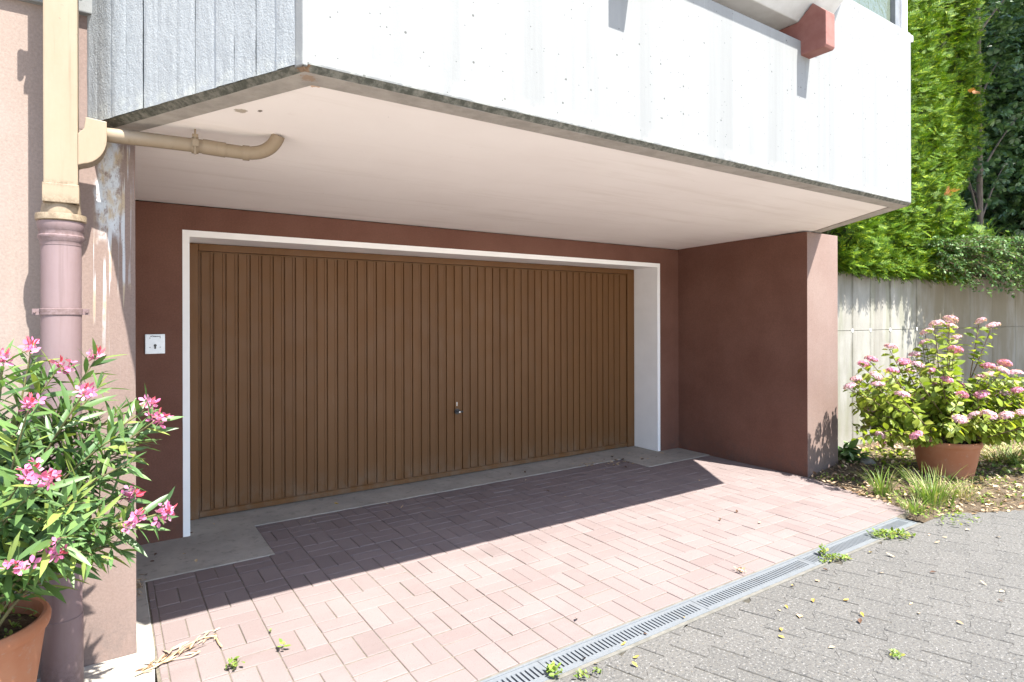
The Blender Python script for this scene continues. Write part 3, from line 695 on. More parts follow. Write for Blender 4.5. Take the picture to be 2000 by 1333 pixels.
for k, w_ in enumerate(ws):
    w_ *= sc_; d_ = random.choice((0.0, 0.0015, 0.003, 0.001, 0.004)); a, b = s0, s0 + w_ - 0.0006; s0 += w_
    nz = 26; mb = MB(); nxs = 5
    for iz in range(nz + 1):
        for ix in range(nxs + 1):
            s_ = a + (b - a) * ix / nxs; bx_, by_ = LB_[0] + lf.x * s_, LB_[1] + lf.y * s_
            z_ = ZB(by_) + 0.021 + (ZT1 + 0.2 - ZB(by_)) * iz / nz
            dd = d_ + 0.0018 * mn.noise(Vector((s_ * 30, z_ * 9, k))) - (0.0012 if ix in (0, nxs) else 0)
            mb.v.append((bx_ + ln.x * dd, by_ + ln.y * dd, z_))
    for iz in range(nz):
        for ix in range(nxs):
            o_ = iz * (nxs + 1) + ix; mb.f.append((o_, o_ + 1, o_ + nxs + 2, o_ + nxs + 1))
    mb.build('board_mark', M['rough_conc'], side)
# smooth white corner strip where both faces meet
c0 = Vector(BL); q = [(BL[0] - lf.x * 0.032 + ln.x * 0.005, BL[1] - lf.y * 0.032 + ln.y * 0.005), (BL[0] - 0.002, YF - 0.006), (BL[0] + 0.016, YF - 0.006), (BL[0] + 0.016, YF + 0.05), (BL[0] - lf.x * 0.032, BL[1] - lf.y * 0.032 + 0.05)]
MB().prism(q if area(q) > 0 else q[::-1], ZB(YF) + 0.012, ZT0 + 0.3).build('corner_strip', M['white_conc'], house, bevel=0.004)
# brackets carrying the planter, planter trough
def bracket(x0):
    prof = [(-2.60, 3.318), (-2.925, 3.318), (-2.937, 3.332), (-2.937, 3.545), (-2.849, 3.629), (-2.751, 3.545), (-2.60, 3.545)]
    return MB().extrude(prof, 'x', x0, x0 + 0.107).build('bracket', M['redbeam'], house, bevel=0.006)
bracket(3.326); bracket(1.665)
tr = MB()
tr.extrude([(-2.30, 3.548), (-2.748, 3.548), (-3.05, 3.83), (-3.05, 3.95), (-2.99, 3.95), (-2.72, 3.63), (-2.36, 3.63), (-2.36, 3.95), (-2.30, 3.95)], 'x', 0.7, 3.60)
tr.build('planter_trough', M['trough'], None, bevel=0.006, label='pale concrete planter trough resting on red brackets above the parapet', cat='planter')
# glazed balcony corner
win = empty('x', (0, 0, 0)); bpy.data.objects.remove(win)
wn = MB().box(3.98, 4.83, -2.70, -2.66, 3.881, 5.2)
wn = MB(); wn.box(4.70, 4.755, -2.745, -2.66, 3.881, 5.2); wn.box(4.758, 4.80, -2.735, -2.66, 3.881, 5.2); wn.box(3.95, 4.699, -2.74, -2.67, 3.881, 3.90); wno = wn.build('window', M['alu'], house, bevel=0.003)
MB().box(3.95, 4.70, -2.71, -2.70, 3.901, 5.2).build('pane', M['glass'], wno)
MB().box(4.805, 4.895, -2.75, -2.64, 3.881, 5.2).build('corner_post', M['post'], house, bevel=0.004)
MB().box(4.90, 5.02, -2.74, -2.66, 3.85, 3.90).build('sill_end', M['post'], house, bevel=0.004)
# mass of the house behind: floor slab of the balcony, upper storey
MB().prism([(-0.34, 0.0), (-0.34, -1.45), (0.3, -2.58), (4.75, -2.58), (5.7, -1.2), (5.7, 0.0)][::-1] if area([(-0.34, 0.0), (-0.34, -1.45), (0.3, -2.58), (4.75, -2.58), (5.7, -1.2), (5.7, 0.0)]) < 0 else [(-0.34, 0.0), (-0.34, -1.45), (0.3, -2.58), (4.75, -2.58), (5.7, -1.2), (5.7, 0.0)], 2.56, 2.75).build('balcony_slab', M['slab'], house)
MB().box(-0.39, 5.9, 0.05, 5.0, 2.56, 5.2).build('upper_storey', M['peach'], house)
MB().box(-5.2, 6.2, -1.62, 5.0, 5.21, 5.35).build('roof_slab', M['slab'], house)
MB().box(-0.343, 5.94, 0.62, 0.7, 0.0, 2.55).build('garage_rear', M['brown'], house)

# ================================================================ garage door
door = empty('garage_door', (2.5, 0.39, 0), label='wide brown up-and-over garage door with vertical ribs', cat='garage door')
D = 0.3876
f_ = MB(); f_.box(tm + 0.001, 0.146, D - 0.012, D + 0.06, 0.006, 2.20); f_.box(4.872, ow - tm - 0.001, D - 0.012, D + 0.06, 0.006, 2.20); f_.box(0.147, 4.871, D - 0.012, D + 0.06, 2.142, 2.20)
f_.build('frame', M['door'], door, bevel=0.004)
MB().box(0.15, 4.868, D + 0.012, D + 0.02, 0.012, 2.14).build('backing_sheet', M['door'], door)
MB().extrude([(D - 0.006, 0.014), (D - 0.006, 0.052), (D + 0.004, 0.060), (D + 0.011, 0.060), (D + 0.011, 0.014)], 'x', 0.15, 4.868).build('bottom_rail', M['door'], door)
PT = 0.0917
def rib(wd_):
    a, b = 0.0032, wd_ - 0.0032
    # wide flat face with a step down to a narrow lip on its right
    prof = [(a, D + 0.0115), (a + 0.004, D - 0.001), (b - 0.0215, D - 0.001), (b - 0.0195, D + 0.008), (b - 0.0165, D + 0.004), (b - 0.003, D + 0.004), (b, D + 0.0115)]
    mb = MB(); n_ = len(prof); z0, z1 = 0.066, 2.128
    mb.v = [(x, y, z0) for x, y in prof] + [(x, y, z1) for x, y in prof]
    mb.f = [(i, i + 1, n_ + i + 1, n_ + i) for i in range(n_ - 1)] + [tuple(range(n_)), tuple(range(n_, 2 * n_))]
    return mb.mesh('panel')
rm = rib(PT)
for k in range(50):
    o = link('panel', rm, M['door'], door, ); o.location = Vector((0.162 + k * PT, 0, 0)) - 0 * Vector(door.location)
    if 0.162 + (k + 1) * PT > 4.76: break
o = link('panel', rib(4.868 - (0.162 + (k + 1) * PT)), M['door'], door); o.location = (0.162 + (k + 1) * PT, 0, 0)
h_ = MB(); hx, hz = 2.485, 0.655
h_.tube([(hx, D - 0.0005, hz), (hx, D - 0.008, hz)], 0.03, 20); h_.build('escutcheon', M['dark'], door, smooth='auto')
h_ = MB(); h_.tube([(hx, D - 0.008, hz), (hx, D - 0.04, hz)], [0.011, 0.012], 14); h_.tube([(hx - 0.045, D - 0.042, hz), (hx + 0.045, D - 0.042, hz)], [0.010, 0.010], 12)
hh = h_.build('handle', M['dark'], door, smooth='auto')
MB().tube([(hx + 0.002, D - 0.040, hz), (hx + 0.002, D - 0.056, hz)], 0.0085, 14).build('lock_cylinder', M['steel'], hh, smooth='auto')
MB().box(hx - 0.007, hx + 0.003, D - 0.004, D - 0.0012, hz + 0.055, hz + 0.095).build('keyhole_cover', M['steel'], door, bevel=0.001)

# ================================================================ key switch
ks = empty('key_switch', (-0.17, 0, 1.42), label='square grey key switch plate on the brown wall', cat='key switch')
MB().box(-0.235, -0.112, -0.014, -0.0005, 1.350, 1.490).build('plate', M['plate'], ks, bevel=0.003)
kx, kz = -0.173, 1.402
k_ = MB(); k_.tube([(kx, -0.0135, kz + 0.008), (kx, -0.019, kz + 0.008)], 0.0095, 18); k_.box(kx - 0.0055, kx + 0.0055, -0.0185, -0.0135, kz - 0.016, kz + 0.006)
k_.build('lock_cylinder', M['dark'], ks)
for sx_, sz_ in ((-0.205, 1.463), (-0.142, 1.464), (-0.205, 1.396), (-0.142, 1.397)):
    MB().tube([(sx_, -0.0135, sz_), (sx_, -0.0155, sz_)], 0.0036, 10).build('screw', M['alu'], ks)
cu = bpy.data.curves.new('lettering', 'FONT'); cu.body = 'HÖRMANN'; cu.size = 0.0125; cu.align_x = 'CENTER'; cu.extrude = 0.0004; cu.offset = 0.0004
to = bpy.data.objects.new('lettering_curve', cu); COL.objects.link(to); bpy.context.view_layer.update()
me = bpy.data.meshes.new_from_object(to.evaluated_get(bpy.context.evaluated_depsgraph_get())); bpy.data.objects.remove(to)
me.transform(Matrix.Translation((-0.172, -0.0146, 1.470)) @ Matrix.Rotation(R(90), 4, 'X')); me.materials.clear()
link('lettering', me, M['print'], ks)

# ================================================================ downpipe
dp = empty('downpipe', (-0.62, -1.75, 0), label='cream and dusty pink downpipe with side branch fixed to the left wall', cat='downpipe')
pc = (-0.618, -1.765)
MB().box(-0.674, -0.557, -1.84, -1.70, 2.085, 4.2).build('square_pipe', M['cream'], dp, bevel=0.006)
MB().box(-0.678, -0.553, -1.844, -1.696, 2.085, 2.165).build('sleeve', M['cream'], dp, bevel=0.004)
MB().lathe([(0.0, 0.075), (0.066, 0.075), (0.070, 0.045), (0.070, 0.032), (0.088, 0.030), (0.090, 0.022), (0.090, 0.004), (0.084, 0.0), (0.0, 0.0)], (pc[0], pc[1], 2.012)).build('collar', M['cream'], dp, smooth='auto')
MB().lathe([(0.083, 0.0), (0.083, -0.030), (0.078, -0.036), (0.078, -0.056), (0.0825, -0.060), (0.0825, -0.070), (0.074, -0.082), (0.073, -0.10), (0.0, -0.10)], (pc[0], pc[1], 2.010)).build('socket', M['pinkpipe'], dp, smooth='auto')
MB().tube([(pc[0], pc[1], 1.93), (pc[0], pc[1], 0.95), (pc[0], pc[1], 0.0)], 0.0715, 32).build('round_pipe', M['pinkpipe'], dp, smooth='auto')
MB().lathe([(0.072, 0.012), (0.0755, 0.010), (0.0755, -0.010), (0.072, -0.012)], (pc[0], pc[1], 0.87), 32).build('joint_ring', M['pinkpipe'], dp, smooth='auto')
MB().lathe([(0.072, 0.006), (0.0745, 0.004), (0.0745, -0.30), (0.072, -0.305)], (pc[0], pc[1], 0.32), 32).build('bottom_sleeve', M['pinkpipe'], dp, smooth='auto')
def clamp(z_, m_):
    c_ = MB().lathe([(0.0718, 0.014), (0.0755, 0.012), (0.0755, -0.012), (0.0718, -0.014)], (pc[0], pc[1], z_), 32)
    c_.box(pc[0] + 0.073, pc[0] + 0.098, pc[1] - 0.010, pc[1] + 0.010, z_ - 0.013, z_ + 0.013); c_.box(pc[0] - 0.098, pc[0] - 0.073, pc[1] - 0.010, pc[1] + 0.010, z_ - 0.013, z_ + 0.013)
    c_.tube([(pc[0] + 0.09, pc[1] - 0.018, z_), (pc[0] + 0.09, pc[1] + 0.018, z_)], 0.005, 8); c_.tube([(pc[0] - 0.09, pc[1] - 0.018, z_), (pc[0] - 0.09, pc[1] + 0.018, z_)], 0.005, 8)
    c_.box(pc[0] - 0.008, pc[0] + 0.008, pc[1] + 0.07, YP + 0.01, z_ - 0.008, z_ + 0.008)
    return c_.build('clamp', m_, dp, smooth='auto')
clamp(1.628, M['pinkpipe']); clamp(0.62, M['pinkpipe'])
uc = MB().box(-0.685, -0.546, -1.850, -1.690, 3.015, 3.05); uc.box(-0.72, -0.685, -1.80, -1.76, 3.01, 3.055); uc.box(-0.64, -0.60, -1.70, YP + 0.01, 3.02, 3.045)
uc.build('clamp', M['galv'], dp, bevel=0.003)
MB().tube([(-0.712, -1.79, 3.09), (-0.712, -1.79, 2.985)], 0.011, 12).build('clamp_bolt', M['dark'], dp, smooth='auto')
# branch: quarter-round hopper and small pipe to the soffit
hp = [(-0.5575, 2.385), (-0.5575, 2.250)] + [(-0.553 + 0.098 * math.sin(a), 2.375 - 0.118 * math.cos(a)) for a in [R(q) for q in range(8, 91, 10)]] + [(-0.455, 2.452), (-0.530, 2.460), (-0.536, 2.41)]
MB().extrude(hp, 'y', -1.842, -1.735).build('branch_hopper', M['cream'], dp, bevel=0.004)
pts = [Vector((-0.458, -1.787, 2.408)), Vector((-0.30, -1.815, 2.406)), Vector((-0.105, -1.846, 2.402)), Vector((0.02, -1.860, 2.396)), Vector((0.085, -1.868, 2.394))]
el = []
p0, p1, p2, p3 = Vector((0.085, -1.868, 2.394)), Vector((0.165, -1.885, 2.392)), Vector((0.215, -1.92, 2.415)), Vector((0.232, -1.945, 2.482))
for k in range(1, 13):
    s_ = k / 12; el.append(p0 * (1 - s_) ** 3 + 3 * p1 * s_ * (1 - s_) ** 2 + 3 * p2 * s_ * s_ * (1 - s_) + p3 * s_ ** 3)
MB().tube(pts + el, 0.0315, 24).build('branch_pipe', M['cream'], dp, smooth='auto')
for i0, i1, rr in ((Vector((-0.085, -1.849, 2.4015)), Vector((0.012, -1.859, 2.3965)), 0.0345), (Vector((0.085, -1.868, 2.394)), Vector((0.115, -1.8735, 2.3938)), 0.0355)):
    MB().tube([i0, i1], rr, 24).build('pipe_socket', M['cream'], dp, smooth='auto')
cl = Vector((-0.115, -1.8445, 2.402)); dr_ = (Vector((-0.105, -1.846, 2.402)) - Vector((-0.30, -1.815, 2.406))).normalized()
c_ = MB().tube([cl - dr_ * 0.014, cl + dr_ * 0.014], 0.0375, 20); c_.box(cl.x - 0.012, cl.x + 0.012, cl.y - 0.010, cl.y + 0.010, cl.z + 0.032, cl.z + 0.052); c_.box(cl.x - 0.016, cl.x + 0.010, cl.y - 0.046, cl.y - 0.032, cl.z - 0.014, cl.z + 0.018)
c_.tube([(cl.x, cl.y, cl.z + 0.05), (cl.x, cl.y, 2.478)], 0.0045, 8); c_.tube([(cl.x - 0.004, cl.y - 0.039, cl.z - 0.05), (cl.x - 0.004, cl.y - 0.039, cl.z + 0.03)], 0.004, 8)
c_.build('pipe_clip', M['cream'], dp, smooth='auto')

# ================================================================ retaining wall
rw = empty('retaining_wall', (8.5, -1.2, 0), label='stained board-marked concrete retaining wall at right of the garage', cat='wall')
RY = -1.30; ZJ = 1.44; ZW = 2.23
vj = [6.10, 6.919, 7.353, 7.861, 8.61, 9.5, 10.4, 11.3, 12.3, 13.4, 14.5]
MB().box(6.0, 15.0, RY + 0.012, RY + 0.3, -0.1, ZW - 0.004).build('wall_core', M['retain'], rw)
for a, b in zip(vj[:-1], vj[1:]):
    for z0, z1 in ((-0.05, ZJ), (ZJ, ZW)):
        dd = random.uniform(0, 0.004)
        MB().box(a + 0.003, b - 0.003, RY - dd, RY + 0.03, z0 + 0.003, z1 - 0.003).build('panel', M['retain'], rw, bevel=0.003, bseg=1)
for x_ in vj[1:6]:
    MB().lathe([(0.024, -0.02), (0.024, 0.006), (0.019, 0.009), (0.0, 0.009)], (0, 0, 0), 16).build('tie_plug', M['mortar'], rw, smooth='auto').matrix_basis = Matrix.Translation((x_, RY, ZJ)) @ Matrix.Rotation(R(90), 4, 'X')
#PART3
# ================================================================ leaves and plants
def leaf_tpl(ws, fold=0.15, droop=0.1, n=None):
    """ws: half widths at equal steps along x from 0 to 1; a folded, drooping blade of triangles"""
    n = len(ws); V = []; F = []
    for i, w_ in enumerate(ws):
        x = i / (n - 1); zc = -droop * x * x
        V += [(x, 0, zc), (x, w_, zc + w_ * fold), (x, -w_, zc + w_ * fold)]
    for i in range(n - 1):
        a, b = 3 * i, 3 * i + 3
        for s_ in (1, 2):
            q = [(a, b, b + s_), (a, b + s_, a + s_)] if s_ == 2 else [(a, b + s_, b), (a, a + s_, b + s_)]
            if ws[i] < 1e-6: q = q[:1]
            elif ws[i + 1] < 1e-6: q = [(a, b, a + s_)] if s_ == 2 else [(a, a + s_, b)]
            F += q
    return np.array(V), np.array(F)
LANCE = leaf_tpl([0, 0.06, 0.078, 0.056, 0], 0.25, 0.12)
OVATE = leaf_tpl([0, 0.24, 0.32, 0.22, 0], 0.25, 0.22)
SMALL = leaf_tpl([0, 0.26, 0.24, 0], 0.25, 0.1)
def rot_template(tpl, M34):
    return tpl[0] @ M34[:, :3].T + M34[:, 3], tpl[1]
def join_tpl(parts):
    V = []; F = []; n = 0
    for v, f in parts: V.append(v); F.append(f + n); n += len(v)
    return np.concatenate(V), np.concatenate(F)
def unit(v):
    v = np.asarray(v, float); return v / np.maximum(np.linalg.norm(v, axis=-1, keepdims=True), 1e-9)
def rand_dirs(k): return unit(rng.normal(size=(k, 3)))
def bez(p0, p1, p2, p3, n=12):
    p0, p1, p2, p3 = (np.asarray(q, float) for q in (p0, p1, p2, p3)); s_ = np.linspace(0, 1, n)[:, None]
    return p0 * (1 - s_) ** 3 + 3 * p1 * s_ * (1 - s_) ** 2 + 3 * p2 * s_ * s_ * (1 - s_) + p3 * s_ ** 3

def single_leaves(tpl, Ms, mat, parent, n=300):
    """the n leaves nearest the camera as parts of their own; returns the matrices of the rest"""
    dist = np.linalg.norm(Ms[:, :, 3] - CAM, axis=1); v = Ms[:, :, 3] - CAM; px = 1000 + FPX * (v @ _r) / (v @ _fw)
    order = np.argsort(dist + 10.0 * ((px < 0) | (px > 2000)))
    me = bpy.data.meshes.new('leaf'); me.from_pydata(tpl[0].tolist(), [], tpl[1].tolist()); me.polygons.foreach_set('use_smooth', [True] * len(me.polygons)); me.materials.append(mat)
    inv = Matrix.Translation(-wloc(parent))
    for i in order[:n]:
        o = bpy.data.objects.new('leaf', me); COL.objects.link(o); o.parent = parent; o.matrix_parent_inverse = inv
        o.matrix_basis = Matrix([list(r_) for r_ in Ms[i]] + [[0, 0, 0, 1]])
    return Ms[order[n:]]

# ---------------------------------------------------------------- terracotta pots
def pot(c, rt_, rb, h, label, lip=0.05):
    e = empty('terracotta_pot', (c[0], c[1], c[2]), label=label, cat='flower pot', group='terracotta pots with flowering shrubs')
    pr = [(0.0, 0.0), (rb, 0.0), (rb * 1.01, 0.01), (rb + (rt_ - rb) * 0.5, h * 0.45), (rt_ * 0.955, h - lip - 0.012), (rt_ * 0.965, h - lip)]
    MB().lathe(pr, c, 56).build('body', M['terra'], e, smooth='auto')
    MB().lathe([(rt_ * 0.95, h - lip - 0.002), (rt_ * 1.0, h - lip), (rt_ * 1.02, h - lip * 0.75), (rt_ * 1.025, h - lip * 0.35), (rt_ * 1.005, h - 0.006), (rt_ * 0.975, h), (rt_ * 0.93, h - 0.002), (rt_ * 0.915, h - 0.015), (rt_ * 0.90, h - 0.12)], c, 56).build('rim', M['terra'], e, smooth='auto')
    MB().lathe([(0.0, h - 0.055), (rt_ * 0.5, h - 0.055), (rt_ * 0.91, h - 0.065)], c, 40).build('potting_soil', M['soil'], e, smooth=True)
    return e

# ---------------------------------------------------------------- oleander (left)
PC = Vector((-0.885, -2.10, 0.0)); PH = 0.50
pot(PC, 0.245, 0.165, PH, 'large terracotta pot with oleander beside the pink downpipe')
ol = empty('oleander', (PC.x, PC.y, PH - 0.06), label='pink flowering oleander with long narrow leaves in front of the downpipe', cat='shrub')
tips = [(60, 690, 2.20, 1), (5, 712, 2.05, 1), (112, 722, 2.25, 1), (185, 705, 2.36, 1), (160, 775, 2.12, 1), (55, 800, 2.0, 1), (284, 800, 2.28, 1), (303, 822, 2.20, 1),
        (52, 928, 1.90, 1), (92, 942, 1.88, 1), (246, 972, 2.18, 1), (250, 1018, 2.10, 1), (314, 1004, 2.16, 1), (104, 1082, 1.92, 1), (32, 1105, 1.82, 1),
        (235, 800, 2.38, 0), (268, 868, 2.30, 0), (215, 860, 2.15, 0), (180, 830, 2.35, 0), (120, 800, 2.3, 0), (225, 930, 2.25, 0), (235, 1075, 2.14, 0), (150, 980, 1.95, 0), (200, 1010, 2.05, 0),
        (130, 1050, 1.90, 0), (20, 900, 2.2, 0), (90, 870, 2.25, 0), (150, 905, 2.3, 0), (15, 1010, 1.9, 0), (75, 1020, 2.2, 0), (-30, 850, 2.0, 0), (-80, 760, 2.2, 0), (-120, 900, 2.1, 0), (-60, 1040, 1.95, 0),
        (-160, 820, 2.2, 0), (180, 1085, 2.05, 0), (30, 830, 2.35, 0), (60, 970, 2.3, 0), (-20, 960, 2.3, 0), (110, 940, 2.35, 0), (250, 905, 2.12, 0), (190, 760, 2.30, 0), (80, 1090, 2.1, 0)]
stems = MB(); LV = LB(); lp, ldir, lup, lsc = [], [], [], []
flowers = []
for (px, py, dp_, fl) in tips:
    tip = np.array(at(px, py, dp_)); b0 = np.array([PC.x + random.uniform(-.09, .09), PC.y + random.uniform(-.09, .09), PH - 0.06])
    v = tip - b0; c1 = b0 + np.array([v[0] * 0.12, v[1] * 0.12, max(v[2], 0.25) * 0.5]); c2 = b0 + v * 0.72 + np.array([0, 0, 0.10 + 0.06 * (v[2] < 0.4)])
    pts = bez(b0, c1, c2, tip, 22); stems.tube(pts, list(np.linspace(0.0068, 0.0026, 22)), 6)
    seg = np.diff(pts, axis=0); L_ = np.linalg.norm(seg, axis=1); cum = np.concatenate([[0], np.cumsum(L_)]); tot = cum[-1]
    s_ = tot * 0.26; ph = random.random() * 6
    while s_ < tot + 0.004:
        i = min(np.searchsorted(cum, s_) - 1, 20); i = max(i, 0); p = pts[i] + (pts[i + 1] - pts[i]) * min(1, (s_ - cum[i]) / L_[i]); d = unit(pts[i + 1] - pts[i])
        e1 = unit(np.cross(d, [0.3, 0.2, 0.9])); e2 = np.cross(d, e1); near = s_ / tot
        for k in range(3):
            if random.random() < (0.45 if near < 0.45 else 0.16): continue
            a = ph + k * 2.094 + random.uniform(-.3, .3); out = e1 * math.cos(a) + e2 * math.sin(a)
            dd = unit(out * 0.9 + d * random.uniform(0.45, 0.95) + np.array([0, 0, random.uniform(-0.12, 0.18)]))
            lp.append(p); ldir.append(dd); lup.append(unit(d * 0.8 + np.array([0, 0, 0.7]))); lsc.append(random.uniform(0.10, 0.16) * (0.75 if near > 0.93 else 1))
        ph += 1.05; s_ += random.uniform(0.026, 0.038)
    if fl: flowers.append((tip, unit(pts[-1] - pts[-3])))
    if fl == 0:
        for k in range(5):
            dd = unit(unit(pts[-1] - pts[-3]) + rand_dirs(1)[0] * 0.45); lp.append(tip); ldir.append(dd); lup.append([0, 0, 1]); lsc.append(random.uniform(0.05, 0.085))
stems.build('stem', M['stem_green'], ol, smooth=True)
LV.add(*LANCE, single_leaves(LANCE, frames(lp, ldir, lup, lsc, rng.normal(0, 0.5, len(lp))), M['oleander'], ol)); LV.build('foliage', M['oleander'], ol, smooth=True, kind='stuff')
# one oleander blossom: tube and five twisted petals
PET = leaf_tpl([0.10, 0.20, 0.31, 0.24, 0.0], 0.15, -0.05)
def blossom():
    ps = []
    for k in range(5):
        a = k * 2 * math.pi / 5; d = [math.cos(a), math.sin(a), 0.45]
        Mx = frames([[0.14 * math.cos(a), 0.14 * math.sin(a), 0.0]], [d], [[0, 0, 1]], [0.62], np.array([0.45]))[0]; ps.append(rot_template(PET, Mx))
    return join_tpl(ps)
BL_T = blossom(); BUD = leaf_tpl([0, 0.12, 0.13, 0.0], -1.2, 0.0)
for tip, d in flowers:
    fb = LB(); k = random.randint(5, 8); P_ = tip + rng.normal(0, 0.012, (k, 3)) + d * 0.02
    D_ = unit(rand_dirs(k) * 0.7 + np.array([0.0, -0.45, 0.6])); fb.add(*BL_T, frames(P_, np.cross(D_, rand_dirs(k)), D_, rng.uniform(0.030, 0.040, k)))
    o = fb.build('flower_cluster', M['petal'], ol)
    kb = random.randint(2, 4); bb = LB(); Db = unit(rand_dirs(kb) * 0.6 + d + np.array([0, 0, 0.3]))
    bb.add(*BUD, frames(np.repeat(tip[None], kb, 0) + d * 0.015 + Db * 0.016, Db, rand_dirs(kb), rng.uniform(0.022, 0.038, kb))); bb.build('buds', M['bud'], o)

# ---------------------------------------------------------------- hydrangea (right)
HC = Vector((6.36, -2.47, 0.05)); HH = 0.36
pot(HC, 0.285, 0.215, HH, 'terracotta pot with hydrangea standing in the bed by the retaining wall', 0.055)
hy = empty('hydrangea', (HC.x, HC.y, HC.z + HH), label='sprawling pink hydrangea with yellow-green leaves in the right pot', cat='shrub')
heads = [(845, 95), (750, 125), (840, 140), (690, 175), (880, 215), (675, 245), (875, 293), (455, 272), (610, 325), (275, 385), (330, 355), (540, 370), (625, 390), (465, 430), (580, 430), (720, 430), (360, 462), (235, 483), (465, 500), (820, 487), (370, 518), (190, 530), (750, 510), (700, 548), (895, 520), (635, 597), (840, 588), (920, 585), (1045, 583), (340, 610), (335, 675), (425, 710), (905, 745), (1000, 720), (1120, 738), (1205, 720), (1090, 710), (1320, 705), (725, 785), (390, 845), (410, 880), (620, 850), (690, 870), (440, 825), (1040, 105), (1120, 135), (1085, 400), (1195, 380), (1180, 428), (1260, 443), (1040, 470), (1095, 455), (1195, 580), (1275, 555), (1315, 645), (530, 585), (1390, 470), (1420, 560), (1440, 660), (1470, 520), (1400, 760)]
FLT = leaf_tpl([0.06, 0.34, 0.40, 0.0], 0.1, 0.15)
def floret():
    ps = []
    for k in range(4):
        a = k * math.pi / 2; Mx = frames([[0, 0, 0]], [[math.cos(a), math.sin(a), 0.12]], [[0, 0, 1]], [0.55])[0]; ps.append(rot_template(FLT, Mx))
    return join_tpl(ps)
FLO = floret()
def head_mesh(rad, flat, k, i):
    lb = LB(); g = np.arange(k) + 0.5; ph = np.arccos(1 - 1.15 * g / k); th_ = math.pi * (1 + 5 ** 0.5) * g
    d = np.stack([np.cos(th_) * np.sin(ph), np.sin(th_) * np.sin(ph), np.cos(ph)], 1)
    P_ = d * np.array([rad, rad, rad * flat]) * rng.uniform(0.85, 1.08, (k, 1)); nrm_ = unit(d * np.array([1, 1, 1 / flat]) + rng.normal(0, 0.25, (k, 3)))
    lb.add(*FLO, frames(P_, np.cross(nrm_, rand_dirs(k)), nrm_, rng.uniform(0.020, 0.028, k))); return lb.mesh('flower_head')
hm = [head_mesh(0.060, 0.55, 60, i) for i in range(3)] + [head_mesh(0.076, 0.5, 86, i) for i in range(2)] + [head_mesh(0.048, 0.6, 44, i) for i in range(2)]
for i, m_ in enumerate(hm): m_.materials.append(M['floret2'] if i in (2, 6) else M['floret'])
stems = MB(); LV = LB(); lp, ldir, lup, lsc = [], [], [], []
def hstem(tip, leafy=True, r0=0.006, b0=None):
    b0 = np.array([HC.x + random.uniform(-.12, .12), HC.y + random.uniform(-.12, .12), HC.z + HH - 0.05]) if b0 is None else b0
    v = tip - b0; c1 = b0 + np.array([v[0] * 0.35, v[1] * 0.35, max(v[2], 0.15) * 0.35]); c2 = b0 + v * 0.8 + np.array([0, 0, -0.02 if v[2] > 0.2 else 0.12])
    pts = bez(b0, c1, c2, tip, 14); stems.tube(pts, list(np.linspace(r0, 0.003, 14)), 5)
    L_ = np.linalg.norm(np.diff(pts, axis=0), axis=1); cum = np.concatenate([[0], np.cumsum(L_)]); tot = cum[-1]
    s_ = tot - 0.015; ph = random.random() * 3; q = 0
    while s_ > max(tot * 0.30, tot - 0.75) and leafy:
        i = max(min(np.searchsorted(cum, s_) - 1, 12), 0); p = pts[i] + (pts[i + 1] - pts[i]) * (s_ - cum[i]) / L_[i]; d = unit(pts[i + 1] - pts[i])
        e1 = unit(np.cross(d, [0.31, 0.2, 0.9])); e2 = np.cross(d, e1)
        for k in range(2):
            a = ph + k * math.pi + random.uniform(-.35, .35); out = e1 * math.cos(a) + e2 * math.sin(a)
            dd = unit(out + d * random.uniform(0.1, 0.5) + np.array([0, 0, random.uniform(-0.15, 0.3)]))
            lp.append(p + out * 0.01); ldir.append(dd); lup.append(unit(np.array([0, -0.25, 1.0]) + rng.normal(0, .25, 3))); lsc.append(random.uniform(0.06, 0.108) * (0.7 if q == 0 else 1))
        ph += 1.57 + random.uniform(-.3, .3); q += 1; s_ -= random.uniform(0.034, 0.055)
for n_, (zx, zy) in enumerate(heads):
    px, py = 1600 + zx * 0.3, 600 + zy * 0.3
    ddp = {0: 0.0}.get(n_, 0); lowf = (zy > 560); dp_ = 5.86 + random.uniform(-0.42, 0.25) - (0.18 if lowf else 0)
    tip = np.array(at(px, py, dp_))
    b0 = None
    if (zx, zy) in ((1040, 105), (1120, 135)):
        tip = np.array(at(px, py, 5.95)); b0 = np.array(at(1893, 748, 5.95))
    hstem(tip, True, 0.006, b0)
    if b0 is not None: hstem(b0, False, 0.006)
    o = link('flower_head', random.choice(hm[:3] + hm[5:]), None, hy); o.location = tip + np.array([0, -0.015, 0.02]); o.rotation_euler = (random.uniform(-.15, .55), random.uniform(-.35, .35), random.uniform(0, 6))
for k in range(150):   # leafy shoots without flowers fill the bush
    px = 1668 + 470 * random.random(); hgt = 1.0 if 1820 < px < 1870 else 0.75
    py = random.uniform(735 if not 1800 < px < 1880 else 680, 865); hstem(np.array(at(px, py, 5.86 + random.uniform(-0.38, 0.4))))
stems.build('stem', M['stem_brown'], hy, smooth=True)
LV.add(*OVATE, single_leaves(OVATE, frames(lp, ldir, lup, lsc, rng.normal(0, 0.35, len(lp))), M['hydr'], hy)); LV.build('foliage', M['hydr'], hy, smooth=True, kind='stuff')

